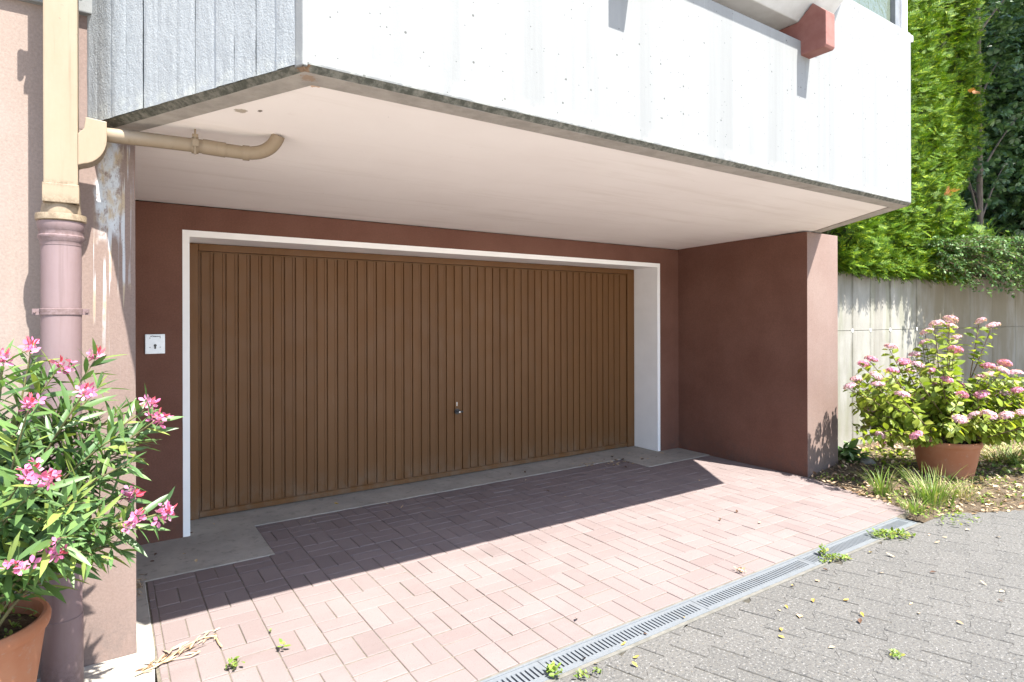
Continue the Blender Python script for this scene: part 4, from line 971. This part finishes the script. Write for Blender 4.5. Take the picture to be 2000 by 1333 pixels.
# ---------------------------------------------------------------- hedge above the retaining wall
def yew_sprig():
    ps = [rot_template(leaf_tpl([0, 0.030, 0.022, 0], 0.1, 0.06), np.hstack([np.eye(3), np.zeros((3, 1))]))]
    nd = leaf_tpl([0.0, 0.15, 0.0], 0.1, 0.1)
    for k in range(5):
        for s_ in (-1, 1):
            x = 0.10 + 0.17 * k; Mx = frames([[x, 0, -0.06 * x * x]], [[0.75, s_ * 0.75, 0.06]], [[0, 0, 1]], [0.42 * (1 - 0.5 * x)])[0]; ps.append(rot_template(nd, Mx))
    return join_tpl(ps)
YEW = yew_sprig()
hz = np.array([2.0, 2.3, 2.7, 3.1, 3.5, 4.0, 4.6, 5.5, 6.5, 7.6]); hx_ = np.array([9.75, 9.9, 9.75, 9.45, 9.85, 10.4, 10.55, 10.45, 10.55, 10.5])
def hedge_front(x, z): return -1.43 + 0.06 * np.sin(x * 2.3 + z) + 0.07 * np.sin(x * 5.1 + 3 * z) * np.sin(z * 2.7) + 0.06 * np.sin(x * 13 + 5 * z) * np.sin(z * 11 - 3 * x) + 0.04 * np.sin(x * 23 - 9 * z) * np.sin(z * 19 + x) + 0.25 * np.clip((z - 3.0) / 5, 0, 1)
hedge = empty('yew_hedge', (8.4, -0.6, 2.2), label='tall bright green clipped hedge overhanging the retaining wall', cat='hedge')
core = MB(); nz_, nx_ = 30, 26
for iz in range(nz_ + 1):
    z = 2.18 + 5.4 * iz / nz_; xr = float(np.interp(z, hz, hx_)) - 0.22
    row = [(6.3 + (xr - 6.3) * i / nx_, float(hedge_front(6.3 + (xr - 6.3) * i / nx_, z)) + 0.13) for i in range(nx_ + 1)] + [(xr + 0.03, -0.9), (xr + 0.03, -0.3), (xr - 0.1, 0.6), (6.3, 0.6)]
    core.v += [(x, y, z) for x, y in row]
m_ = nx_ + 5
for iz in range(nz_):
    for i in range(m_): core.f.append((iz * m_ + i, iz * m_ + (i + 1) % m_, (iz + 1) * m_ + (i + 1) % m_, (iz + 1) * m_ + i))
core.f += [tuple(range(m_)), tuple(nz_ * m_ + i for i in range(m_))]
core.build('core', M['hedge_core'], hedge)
k = 19500; X_ = 6.35 + rng.random(k) * 4.3; Z_ = 2.16 + 5.4 * rng.random(k) ** 1.15; ok = (X_ < np.interp(Z_, hz, hx_) - 0.05); X_, Z_ = X_[ok], Z_[ok]
P1 = np.stack([X_, hedge_front(X_, Z_) + rng.uniform(-0.06, 0.24, len(X_)), Z_], 1); D1 = unit(np.array([0.45, -0.6, 0.4]) + rng.normal(0, 0.5, P1.shape))
k2 = 5200; Z2 = 2.16 + 5.4 * rng.random(k2); Y2 = -1.45 + 1.7 * rng.random(k2); P2 = np.stack([np.interp(Z2, hz, hx_) - 0.24 + rng.uniform(-0.1, 0.02, k2) + 0.05 * np.sin(Y2 * 9 + Z2 * 4), Y2, Z2], 1); D2 = unit(np.array([0.85, -0.25, 0.4]) + rng.normal(0, 0.36, P2.shape))
k3 = 1500; P3 = np.stack([6.35 + rng.random(k3) * 3.45, -1.38 + rng.uniform(-0.05, 0.15, k3), 2.17 + rng.uniform(-0.02, 0.14, k3)], 1); D3 = unit(np.array([0.3, -0.8, -0.25]) + rng.normal(0, 0.35, P3.shape))
k4 = 260; P4 = np.array(at(1860, 478, 8.6))[None] + rng.normal(0, 1, (k4, 3)) * np.array([0.35, 0.25, 0.14]); D4 = unit(np.array([0.8, -0.35, 0.5]) + rng.normal(0, 0.3, P4.shape))
P_ = np.concatenate([P1, P2, P3, P4]); D_ = np.concatenate([D1, D2, D3, D4])
LV = LB(); LV.add(*YEW, frames(P_, D_, unit(np.array([0, -0.5, 0.8]) + rng.normal(0, 0.3, P_.shape)), rng.uniform(0.09, 0.20, len(P_)))); LV.build('foliage', M['hedge'], hedge, kind='stuff')
LV = LB(); P_ = np.concatenate([np.array(at(1816, 383, 8.1))[None] + rng.normal(0, 0.04, (5, 3)), np.array(at(1868, 186, 8.6))[None] + rng.normal(0, 0.02, (2, 3))]) + np.array([0, -0.15, 0])
LV.add(*YEW, frames(P_, unit(np.array([0.2, -0.8, 0.1]) + rng.normal(0, .5, P_.shape)), rand_dirs(len(P_)), 0.12)); LV.build('browned_sprigs', M['rust'], hedge, kind='stuff')

# ---------------------------------------------------------------- trees on the bank
CLUS = join_tpl([rot_template(SMALL, frames([[0.15 * i, 0, 0]], [[0.6, (-1) ** i * 0.9, 0.25 - 0.2 * i]], [[0.1, 0, 1]], [1.0 - 0.08 * i])[0]) for i in range(5)])
def tree(name, base, height, crown_c, crown_r, n_clump, n_leaf, label, size=0.11, trunk_r=0.06, mat='tree_leaf', lean=(0, 0), limbs=9):
    t_ = empty(name, base, label=label, cat='tree', group='trees on the bank')
    b = np.array(base); top = np.array([base[0] + lean[0], base[1] + lean[1], base[2] + height]); tr_ = MB()
    pts = bez(b - [0, 0, 0.3], b + [0.05, 0, height * 0.35], top - [0.06, 0, height * 0.35], top, 18); tr_.tube(pts, list(np.linspace(trunk_r, trunk_r * 0.3, 18)), 9)
    cc = np.array(crown_c); cr = np.array(crown_r); cl_ = []
    while len(cl_) < n_clump:
        q = rng.uniform(-1, 1, 3); 
        if 0.15 < q @ q < 1: cl_.append(cc + q * cr)
    cl_ = np.array(cl_)
    for i in range(limbs):
        c_ = cl_[i]; h = np.clip((c_[2] - b[2]) / height - 0.12, 0.15, 0.9); p0 = pts[int(h * 17)]
        tr_.tube(bez(p0, p0 + (c_ - p0) * 0.35 + [0, 0, 0.1], p0 + (c_ - p0) * 0.7 + [0, 0, 0.12], c_, 8), list(np.linspace(trunk_r * 0.38, 0.006, 8)), 5)
    tr_.build('trunk', M['bark'], t_, smooth=True)
    P_ = cl_[rng.integers(0, n_clump, n_leaf)] + rng.normal(0, 1, (n_leaf, 3)) * cr * 0.17
    lb = LB(); lb.add(*CLUS, frames(P_, unit(rand_dirs(n_leaf) + unit(P_ - cc) * 0.6 + [0, 0, -0.1]), unit(rand_dirs(n_leaf) * 0.6 + [0, -0.2, 1]), rng.uniform(0.7, 1.3, n_leaf) * size)); lb.build('crown', M[mat], t_)
    return t_
b1 = at(1913, 500, 10.2); tree('young_tree', (b1.x, b1.y, 2.15), 6.6, (b1.x + 0.3, b1.y + 0.2, 5.6), (1.3, 1.0, 2.6), 60, 1500, 'slender young tree with bare lower trunk right of the hedge', 0.10, 0.055, limbs=14)
b2 = at(1950, 500, 13.0); tree('broadleaf_tree', (b2.x, b2.y, 2.4), 7.5, (b2.x, b2.y, 5.6), (2.4, 1.6, 3.6), 170, 6500, 'dense dark broadleaf tree behind the slender young tree', 0.14, 0.12)
b3 = at(2090, 480, 12.2); tree('broadleaf_tree', (b3.x, b3.y, 2.3), 7.5, (b3.x, b3.y, 5.3), (2.2, 1.6, 3.4), 150, 5500, 'dark green tree at the right edge above the hanging shrub', 0.14, 0.12)
b4 = at(1900, 450, 17.0); tree('broadleaf_tree', (b4.x, b4.y, 2.8), 9.0, (b4.x, b4.y, 6.5), (4.2, 2.0, 4.2), 200, 6500, 'farthest tree filling the gap between hedge and dark tree', 0.2, 0.14)
tree('shade_tree', (14.6, -5.2, 0.0), 11.0, (13.9, -4.7, 9.6), (2.7, 2.2, 2.4), 120, 4500, 'tall tree beyond the right edge whose crown shades the bank', 0.17, 0.16)

# ---------------------------------------------------------------- hanging shrub on the wall
ct = empty('cotoneaster', (10.4, -1.1, 2.2), label='small leaved shrub cascading over the right part of the retaining wall', cat='shrub')
stems = MB(); lp, ldir, lup, lsc = [], [], [], []
for k in range(900):
    x0 = 8.65 + 5.6 * random.random(); edge = min(1, (x0 - 8.4) / 0.7)
    b0 = np.array([x0 + random.uniform(-.2, .3), -0.95 + random.uniform(-.25, .5), 2.18]); out = random.uniform(0.25, 1.05) * (0.55 + 0.45 * edge); hang = random.random() ** 3.5 if random.random() < 0.8 else random.uniform(0.35, 1.05)
    tip = np.array([x0 + random.uniform(-.35, .25), -1.30 - out, 2.52 + 0.16 * edge - 0.15 * out - hang * 0.62 + random.uniform(-.08, .08)])
    c1 = b0 + [0, -0.15, 0.42 * edge + 0.15]; c2 = tip + [0.08, 0.10, 0.10 + 0.25 * hang]
    pts = bez(b0, c1, c2, tip, 16); stems.tube(pts, list(np.linspace(0.006, 0.002, 16)), 4)
    for i in range(4, 16):
        for q in range(4):
            d = unit(pts[min(i + 1, 15)] - pts[i - 1]); lp.append(pts[i] + rng.normal(0, 0.012, 3)); ldir.append(unit(rand_dirs(1)[0] + d * 0.5)); lup.append(unit(rand_dirs(1)[0] * 0.7 + [0, -0.3, 0.9])); lsc.append(random.uniform(0.036, 0.06))
stems.build('stem', M['stem_brown'], ct, smooth=True)
LV = LB(); LV.add(*SMALL, frames(lp, ldir, lup, lsc)); LV.build('foliage', M['coton'], ct, kind='stuff')

# ---------------------------------------------------------------- grasses, weeds
def blades(n, h, spread, lean, wid=0.006):
    mb_v = []; mb_f = []; c0 = 0
    for k in range(n):
        a = random.uniform(0, 6.283); r0 = random.random() ** 0.7 * spread * 0.35; x, y = r0 * math.cos(a), r0 * math.sin(a); a2 = a + random.uniform(-.7, .7)
        hh_ = h * random.uniform(0.45, 1.1); ln_ = lean * random.uniform(0.3, 1.3) * hh_; s_ = 5; pd = (-math.sin(a2), math.cos(a2))
        for i in range(s_ + 1):
            t_ = i / s_; w_ = wid * random.uniform(.9, 1.1) * (1 - t_ ** 1.6) * 0.5 + 0.0003; px_ = x + math.cos(a2) * ln_ * t_ ** 1.8; py_ = y + math.sin(a2) * ln_ * t_ ** 1.8; pz_ = hh_ * (t_ - 0.28 * lean * t_ ** 2.6)
            mb_v += [(px_ + pd[0] * w_, py_ + pd[1] * w_, pz_), (px_ - pd[0] * w_, py_ - pd[1] * w_, pz_)]
        for i in range(s_): mb_f.append((c0 + 2 * i, c0 + 2 * i + 1, c0 + 2 * i + 3, c0 + 2 * i + 2))
        c0 += 2 * s_ + 2
    me = bpy.data.meshes.new('blades'); me.from_pydata(mb_v, [], mb_f); return me
def tuft(px, py, h, n, spread, label, lean=0.6, mat='grass', wid=0.007, z=None, depth=None, name='grass_tuft', cat='grass'):
    if depth is None:
        d = _fw + _r * (px - 1000) / FPX - _u * (py - HY) / FPX; depth = (0.01 - CAM[2]) / d[2]
    p = at(px, py, depth); e = empty(name, p, label=label, cat=cat)
    o = bpy.data.objects.new('blades', blades(n, h, spread, lean, wid)); COL.objects.link(o); o.data.materials.append(M[mat]); o.parent = e
    return e
tuft(1722, 968, 0.30, 70, 0.22, 'upright grass tuft left of the right terracotta pot', 0.7)
tuft(1822, 985, 0.34, 190, 0.42, 'large fresh grass tuft in front of the right terracotta pot', 0.75, wid=0.006)
tuft(1790, 1000, 0.16, 90, 0.3, 'low grass tuft at the very end of the drain channel', 0.9, wid=0.005)
tuft(1880, 975, 0.22, 90, 0.4, 'thin yellowing grass tuft right of the large fresh tuft', 1.0, 'drygrass', 0.005)
tuft(1962, 912, 0.42, 150, 0.4, 'arching striped grass clump behind the right terracotta pot', 1.2, 'drygrass', 0.009)
tuft(1985, 915, 0.36, 90, 0.4, 'green grass clump at the right edge behind the hydrangea', 1.1, 'grass', 0.009)
tuft(1925, 472, 0.42, 34, 0.35, 'arching grass on top of the retaining wall among dark trees', 1.1, 'grass', 0.014, depth=8.9)
tuft(1985, 475, 0.30, 26, 0.4, 'short grass on the wall top at the right edge', 1.1, 'grass', 0.013, depth=8.7)
# leafy weeds: one mesh of small rosettes each
def weed(px, py, rad, n, label, size=0.03, mat='weed', hgt=0.02, name='weed', z=0.004, stem=False, squash=1.0, ang=0.0, tpl=SMALL):
    d = _fw + _r * (px - 1000) / FPX - _u * (py - HY) / FPX; p = at(px, py, (z - CAM[2]) / d[2])
    e = empty(name, p, label=label, cat='weed'); lb = LB(); a = rng.uniform(0, 6.283, n); r_ = rad * rng.random(n) ** 0.6
    dx_, dy_ = r_ * np.cos(a), r_ * np.sin(a) * squash; ca, sa = math.cos(ang), math.sin(ang)
    P_ = np.stack([dx_ * ca - dy_ * sa, dx_ * sa + dy_ * ca, hgt * rng.random(n) * (1 - r_ / rad * 0.6) + 0.002], 1); D_ = unit(rand_dirs(n) * [1, 1, 0.5] + [0, 0, 0.45])
    lb.add(*tpl, frames(P_, D_, unit(rand_dirs(n) * 0.5 + [0, 0, 1]), rng.uniform(0.6, 1.3, n) * size)); o = lb.mesh('leaves'); o.materials.append(M[mat])
    oo = bpy.data.objects.new('leaves', o); COL.objects.link(oo); oo.parent = e
    return e
weed(1742, 1048, 0.17, 170, 'weed patch by the drain nearest the garden bed', 0.030, squash=0.5, hgt=0.04, ang=-0.6)
weed(1630, 1094, 0.12, 110, 'weed patch halfway along the drain on the grey paving', 0.024, squash=0.45, hgt=0.03, ang=-0.3)
weed(1607, 1083, 0.025, 26, 'tiny upright weed at the drain edge before the middle patch', 0.03, hgt=0.06)
weed(1448, 1117, 0.03, 26, 'tiny dry weed on the red side of the drain', 0.02, 'litter')
weed(1080, 1318, 0.04, 40, 'small green weed at the drain near the bottom edge', 0.026, hgt=0.04)
weed(1140, 1324, 0.03, 26, 'small mossy weed right of the drain at the bottom edge', 0.02)
weed(1165, 1314, 0.02, 16, 'tiny moss cushion beside the drain at the bottom edge', 0.018)
weed(455, 1306, 0.034, 34, 'small leafy weed in a red paver joint near bottom left', 0.026, hgt=0.05)
weed(1745, 1281, 0.03, 26, 'small weed between grey paving stones at lower right', 0.02)
weed(552, 1270, 0.012, 8, 'single sprout in a red paver joint', 0.026, hgt=0.05)
weed(528, 1236, 0.008, 8, 'pinpoint moss in a red paver joint', 0.012)
weed(1660, 905, 0.16, 60, 'dark leafy plant at the foot of the retaining wall', 0.12, 'coton', 0.22, 'bed_plant', 0.03, tpl=OVATE)
weed(1735, 905, 0.30, 160, 'low green plants left of the right terracotta pot', 0.06, 'hydr', 0.20, 'bed_plant', 0.03, tpl=OVATE)
weed(1990, 925, 0.3, 90, 'green plants at right edge below the hydrangea', 0.06, 'weed', 0.22, 'bed_plant', 0.03, tpl=OVATE)
weed(1850, 1012, 0.22, 90, 'clover like ground weeds at the bed corner', 0.028, 'weed', 0.03, 'ground_weed', 0.01)
weed(1700, 925, 0.14, 50, 'small weeds beside the corner of the side wall', 0.03, 'weed', 0.04, 'ground_weed', 0.02)
# weeds growing in the left pot
lb = LB(); n_ = 240; a = rng.uniform(0, 6.28, n_); r_ = 0.21 * np.sqrt(rng.random(n_)); P_ = np.stack([PC.x + r_ * np.cos(a), PC.y + r_ * np.sin(a), np.full(n_, PH - 0.05)], 1)
lb.add(*SMALL, frames(P_, unit(rand_dirs(n_) + [0, 0, 0.7]), unit(rand_dirs(n_) * .5 + [0, 0, 1]), rng.uniform(0.014, 0.026, n_))); lb.build('pot_ground_cover', M['weed'], None, label='tiny green ground cover on the soil of the left pot', cat='ground cover', kind='stuff')

# ---------------------------------------------------------------- fallen leaves
CURL = leaf_tpl([0.0, 0.20, 0.27, 0.19, 0.0], 0.45, -0.28)
def curl_mesh(seed):
    r_ = random.Random(seed); v, f = leaf_tpl([0.0, r_.uniform(.12, .24), r_.uniform(.2, .3), r_.uniform(.12, .22), 0.0], r_.uniform(0.1, 0.9), r_.uniform(-0.45, 0.1))
    v = v.copy(); v[:, 2] -= v[:, 2].min(); v[:, 0] -= 0.5; v[:, 1] += 0.12 * np.sin(v[:, 0] * 3 + seed)
    me = bpy.data.meshes.new('blade'); me.from_pydata(v.tolist(), [], f.tolist()); return me
cm = {k: [curl_mesh(i + 10 * j) for i in range(5)] for j, k in enumerate(('dryleaf', 'goldleaf', 'darkleaf'))}
for k in cm:
    for m_ in cm[k]: m_.materials.append(M[k])
G = ((1537, 1187, 'g'), (1525, 1229, 'g'), (1526, 1244, 'g'), (1560, 1203, 'T'), (1522, 1192, 't'), (1597, 1134, 't'), (1722, 1120, 't'), (1740, 1087, 'T'), (1822, 1119, 'd'), (1954, 1174, 'd'), (1612, 1114, 'd'), (1652, 1172, 'g'),
     (1685, 1202, 'g'), (1681, 1215, 'd'), (1875, 1217, 't'), (1957, 1156, 't'), (1143, 1289, 'd'), (1166, 1297, 'g'), (1242, 1284, 'g'), (1218, 1258, 'g'), (1261, 1238, 'd'), (1335, 1207, 'g'), (1590, 1175, 'g'), (1548, 1145, 'g'), (1640, 1150, 'g'), (1780, 1180, 't'),
     (1830, 1060, 't'), (1815, 1045, 't'), (1845, 1050, 't'), (1890, 1035, 't'), (1950, 1050, 't'), (1700, 1080, 'g'), (1240, 1300, 'g'), (1625, 1265, 't'), (1920, 1140, 't'), (1795, 1198, 't'))
Rr = ((304, 1084, 'd'), (297, 1097, 'd'), (360, 1082, 't'), (285, 1124, 'd'), (374, 1042, 'd'), (657, 985, 'g'), (706, 992, 't'), (785, 991, 't'), (756, 985, 't'), (821, 957, 'd'), (604, 1018, 't'), (1027, 938, 't'), (1031, 912, 'd'), (1016, 925, 'd'),
      (1026, 923, 'd'), (996, 927, 'd'), (1256, 954, 't'), (1103, 970, 't'), (1070, 959, 'd'), (1407, 1016, 'd'), (1438, 1000, 'd'), (1126, 1211, 'd'), (384, 1096, 't'), (1366, 939, 't'), (418, 1024, 't'), (1195, 893, 'd'), (1255, 898, 'd'), (1483, 1021, 't'), (1180, 980, 't'), (640, 1010, 't'))
nm = {'g': ('goldleaf', 'small yellow fallen leaf'), 't': ('dryleaf', 'small tan fallen leaf'), 'T': ('dryleaf', 'larger pale curled fallen leaf'), 'd': ('darkleaf', 'small dark brown fallen leaf')}
def drop(px, py, kind, where, group, size=None):
    d = _fw + _r * (px - 1000) / FPX - _u * (py - HY) / FPX; p = at(px, py, (0.006 - CAM[2]) / d[2]); key, lab = nm[kind]
    o = link('fallen_leaf', random.choice(cm[key]), None, None, label=lab + where, cat='leaf', group=group); o.location = (p.x, p.y, 0.0055)
    o.scale = [size or (0.055 if kind == 'T' else random.uniform(0.024, 0.042))] * 3; o.rotation_euler = (random.uniform(-.2, .2), random.uniform(-.2, .2), random.uniform(0, 6.28))
def spot_on_grey(px, py): return ' beside the weeds at the bed corner' if py < 1095 else ' close to the drain on grey paving' if px < 1360 else ' on grey paving near the right edge' if px > 1800 else ' on grey paving below the middle weed patch' if py < 1180 else ' on the near grey paving stones'
def spot_on_drive(px, py): return ' on the left end of the threshold slab' if px < 450 else ' on pavers below the left door panels' if px < 850 else ' on sunlit red pavers' if py > 995 or px > 1390 else ' on shaded pavers right of the door handle'
for px, py, k in G: drop(px, py, k, spot_on_grey(px, py), 'fallen leaves on the grey paving')
for px, py, k in Rr: drop(px, py, k, spot_on_drive(px, py), 'fallen leaves on the driveway')
for k in range(46):
    px = random.gauss(1185, 45); py = 908 - 0.11 * (px - 1150) + random.gauss(0, 5) + (6 if px > 1230 else 0)
    drop(px, py, random.choice('ttdt'), ' gathered along the threshold slab edge', 'dry leaves gathered along the threshold edge', random.uniform(0.025, 0.05))
# litter on the bed (uncountable)
LV = LB(); n_ = 7000; X_ = 4.85 + rng.random(n_) ** 1.2 * 5.0; Y_ = rng.uniform(-4.4, -1.35, n_)
keep = [i for i in range(n_) if (Y_[i] > bed_front(X_[i]) - 0.12 * rng.random() and ((Y_[i] < -1.66 and X_[i] > bed_left(Y_[i]) - 0.12 * rng.random()) or (Y_[i] >= -1.66 and X_[i] > 5.96)))]
P_ = np.array([(X_[i], Y_[i], max(bed_z(X_[i], Y_[i]), 0.0) + 0.006 + 0.012 * rng.random()) for i in keep])
LV.add(*CURL, frames(P_, unit(rand_dirs(len(P_)) * [1, 1, 0.25]), unit(rand_dirs(len(P_)) * 0.45 + [0, 0, 1]), 0.014 + 0.045 * rng.random(len(P_)) ** 2))
LV.build('leaf_litter', M['litter'], None, label='dry leaf litter covering the garden bed', cat='leaf litter', kind='stuff')
# low ground cover over the bed
LV = LB(); n_ = 5200; X_ = 5.1 + rng.random(n_) * 3.5; Y_ = rng.uniform(-3.6, -1.7, n_)
keep = [i for i in range(n_) if Y_[i] > bed_front(X_[i]) - 0.03 and X_[i] > bed_left(Y_[i]) and mn.noise(Vector((X_[i] * 3.5, Y_[i] * 3.5, 7))) > -0.05]
P_ = np.array([(X_[i], Y_[i], max(bed_z(X_[i], Y_[i]), 0.0) + 0.015 * rng.random()) for i in keep])
LV.add(*SMALL, frames(P_, unit(rand_dirs(len(P_)) + [0, 0, 0.6]), unit(rand_dirs(len(P_)) * 0.5 + [0, 0, 1]), rng.uniform(0.014, 0.04, len(P_))))
LV.build('ground_cover', M['weed'], None, label='patchy low green ground cover among the leaf litter', cat='ground cover', kind='stuff')
# a stone by the wall foot
bm = bmesh.new(); bmesh.ops.create_icosphere(bm, subdivisions=3, radius=0.075)
for v in bm.verts: v.co *= 1 + 0.35 * mn.noise(v.co * 14); v.co.z *= 0.75
me = bpy.data.meshes.new('stone'); bm.to_mesh(me); bm.free(); st_ = link('stone', me, M['retain'], None, label='pale stone beside the dark leafy plant in the bed', cat='stone'); q = at(1697, 893, 6.3); st_.location = (q.x, q.y, 0.07)

# dry stalk lying on the pavers at lower left
sk = empty('dry_stalk', at(360, 1262, 2.9), label='dry shredded stalk lying across red pavers at lower left', cat='twig')
def gp(px, py, z=0.012):
    d = _fw + _r * (px - 1000) / FPX - _u * (py - HY) / FPX; return at(px, py, (z - CAM[2]) / d[2])
mb = MB()
for path in (((262, 1318), (300, 1302), (335, 1282), (362, 1262), (395, 1246), (420, 1241)), ((300, 1300), (345, 1286), (372, 1282), (388, 1273)), ((372, 1268), (380, 1255), (392, 1242)), ((420, 1241), (424, 1254), (434, 1264))):
    pts = [gp(x + random.uniform(-3, 3), y + random.uniform(-2, 2), 0.008 + random.random() * 0.012) for x, y in path]; mb.tube(pts, [0.004 * random.uniform(.5, 1.3) for _ in pts], 5)
mb.build('stalk', M['dryleaf'], sk)
lb = LB(); n_ = 46; k_ = rng.random(n_); P_ = np.array([gp(262 + 160 * a + random.gauss(0, 6), 1316 - 76 * a + random.gauss(0, 5), 0.01) for a in k_]); lb.add(*LANCE, frames(P_, unit(np.array([0.8, 0.5, 0.05]) + rng.normal(0, .45, P_.shape) * [1, 1, .3]), unit(rand_dirs(n_) * .5 + [0, 0, 1]), rng.uniform(0.04, 0.085, n_)))
lb.build('shreds', M['litter'], sk)
# debris in the corner between pillar and slab
lb = LB(); n_ = 90; P_ = np.array([gp(270 + random.gauss(0, 4), 1143 + random.gauss(0, 9), 0.014) for _ in range(n_)]); lb.add(*LANCE, frames(P_, rand_dirs(n_) * [1, 1, .3], rand_dirs(n_) * .5 + np.array([0, 0, 1]), rng.uniform(0.02, 0.04, n_)))
lb.build('leaf_debris', M['litter'], None, label='small heap of dry debris where pillar meets threshold', cat='debris', kind='stuff')
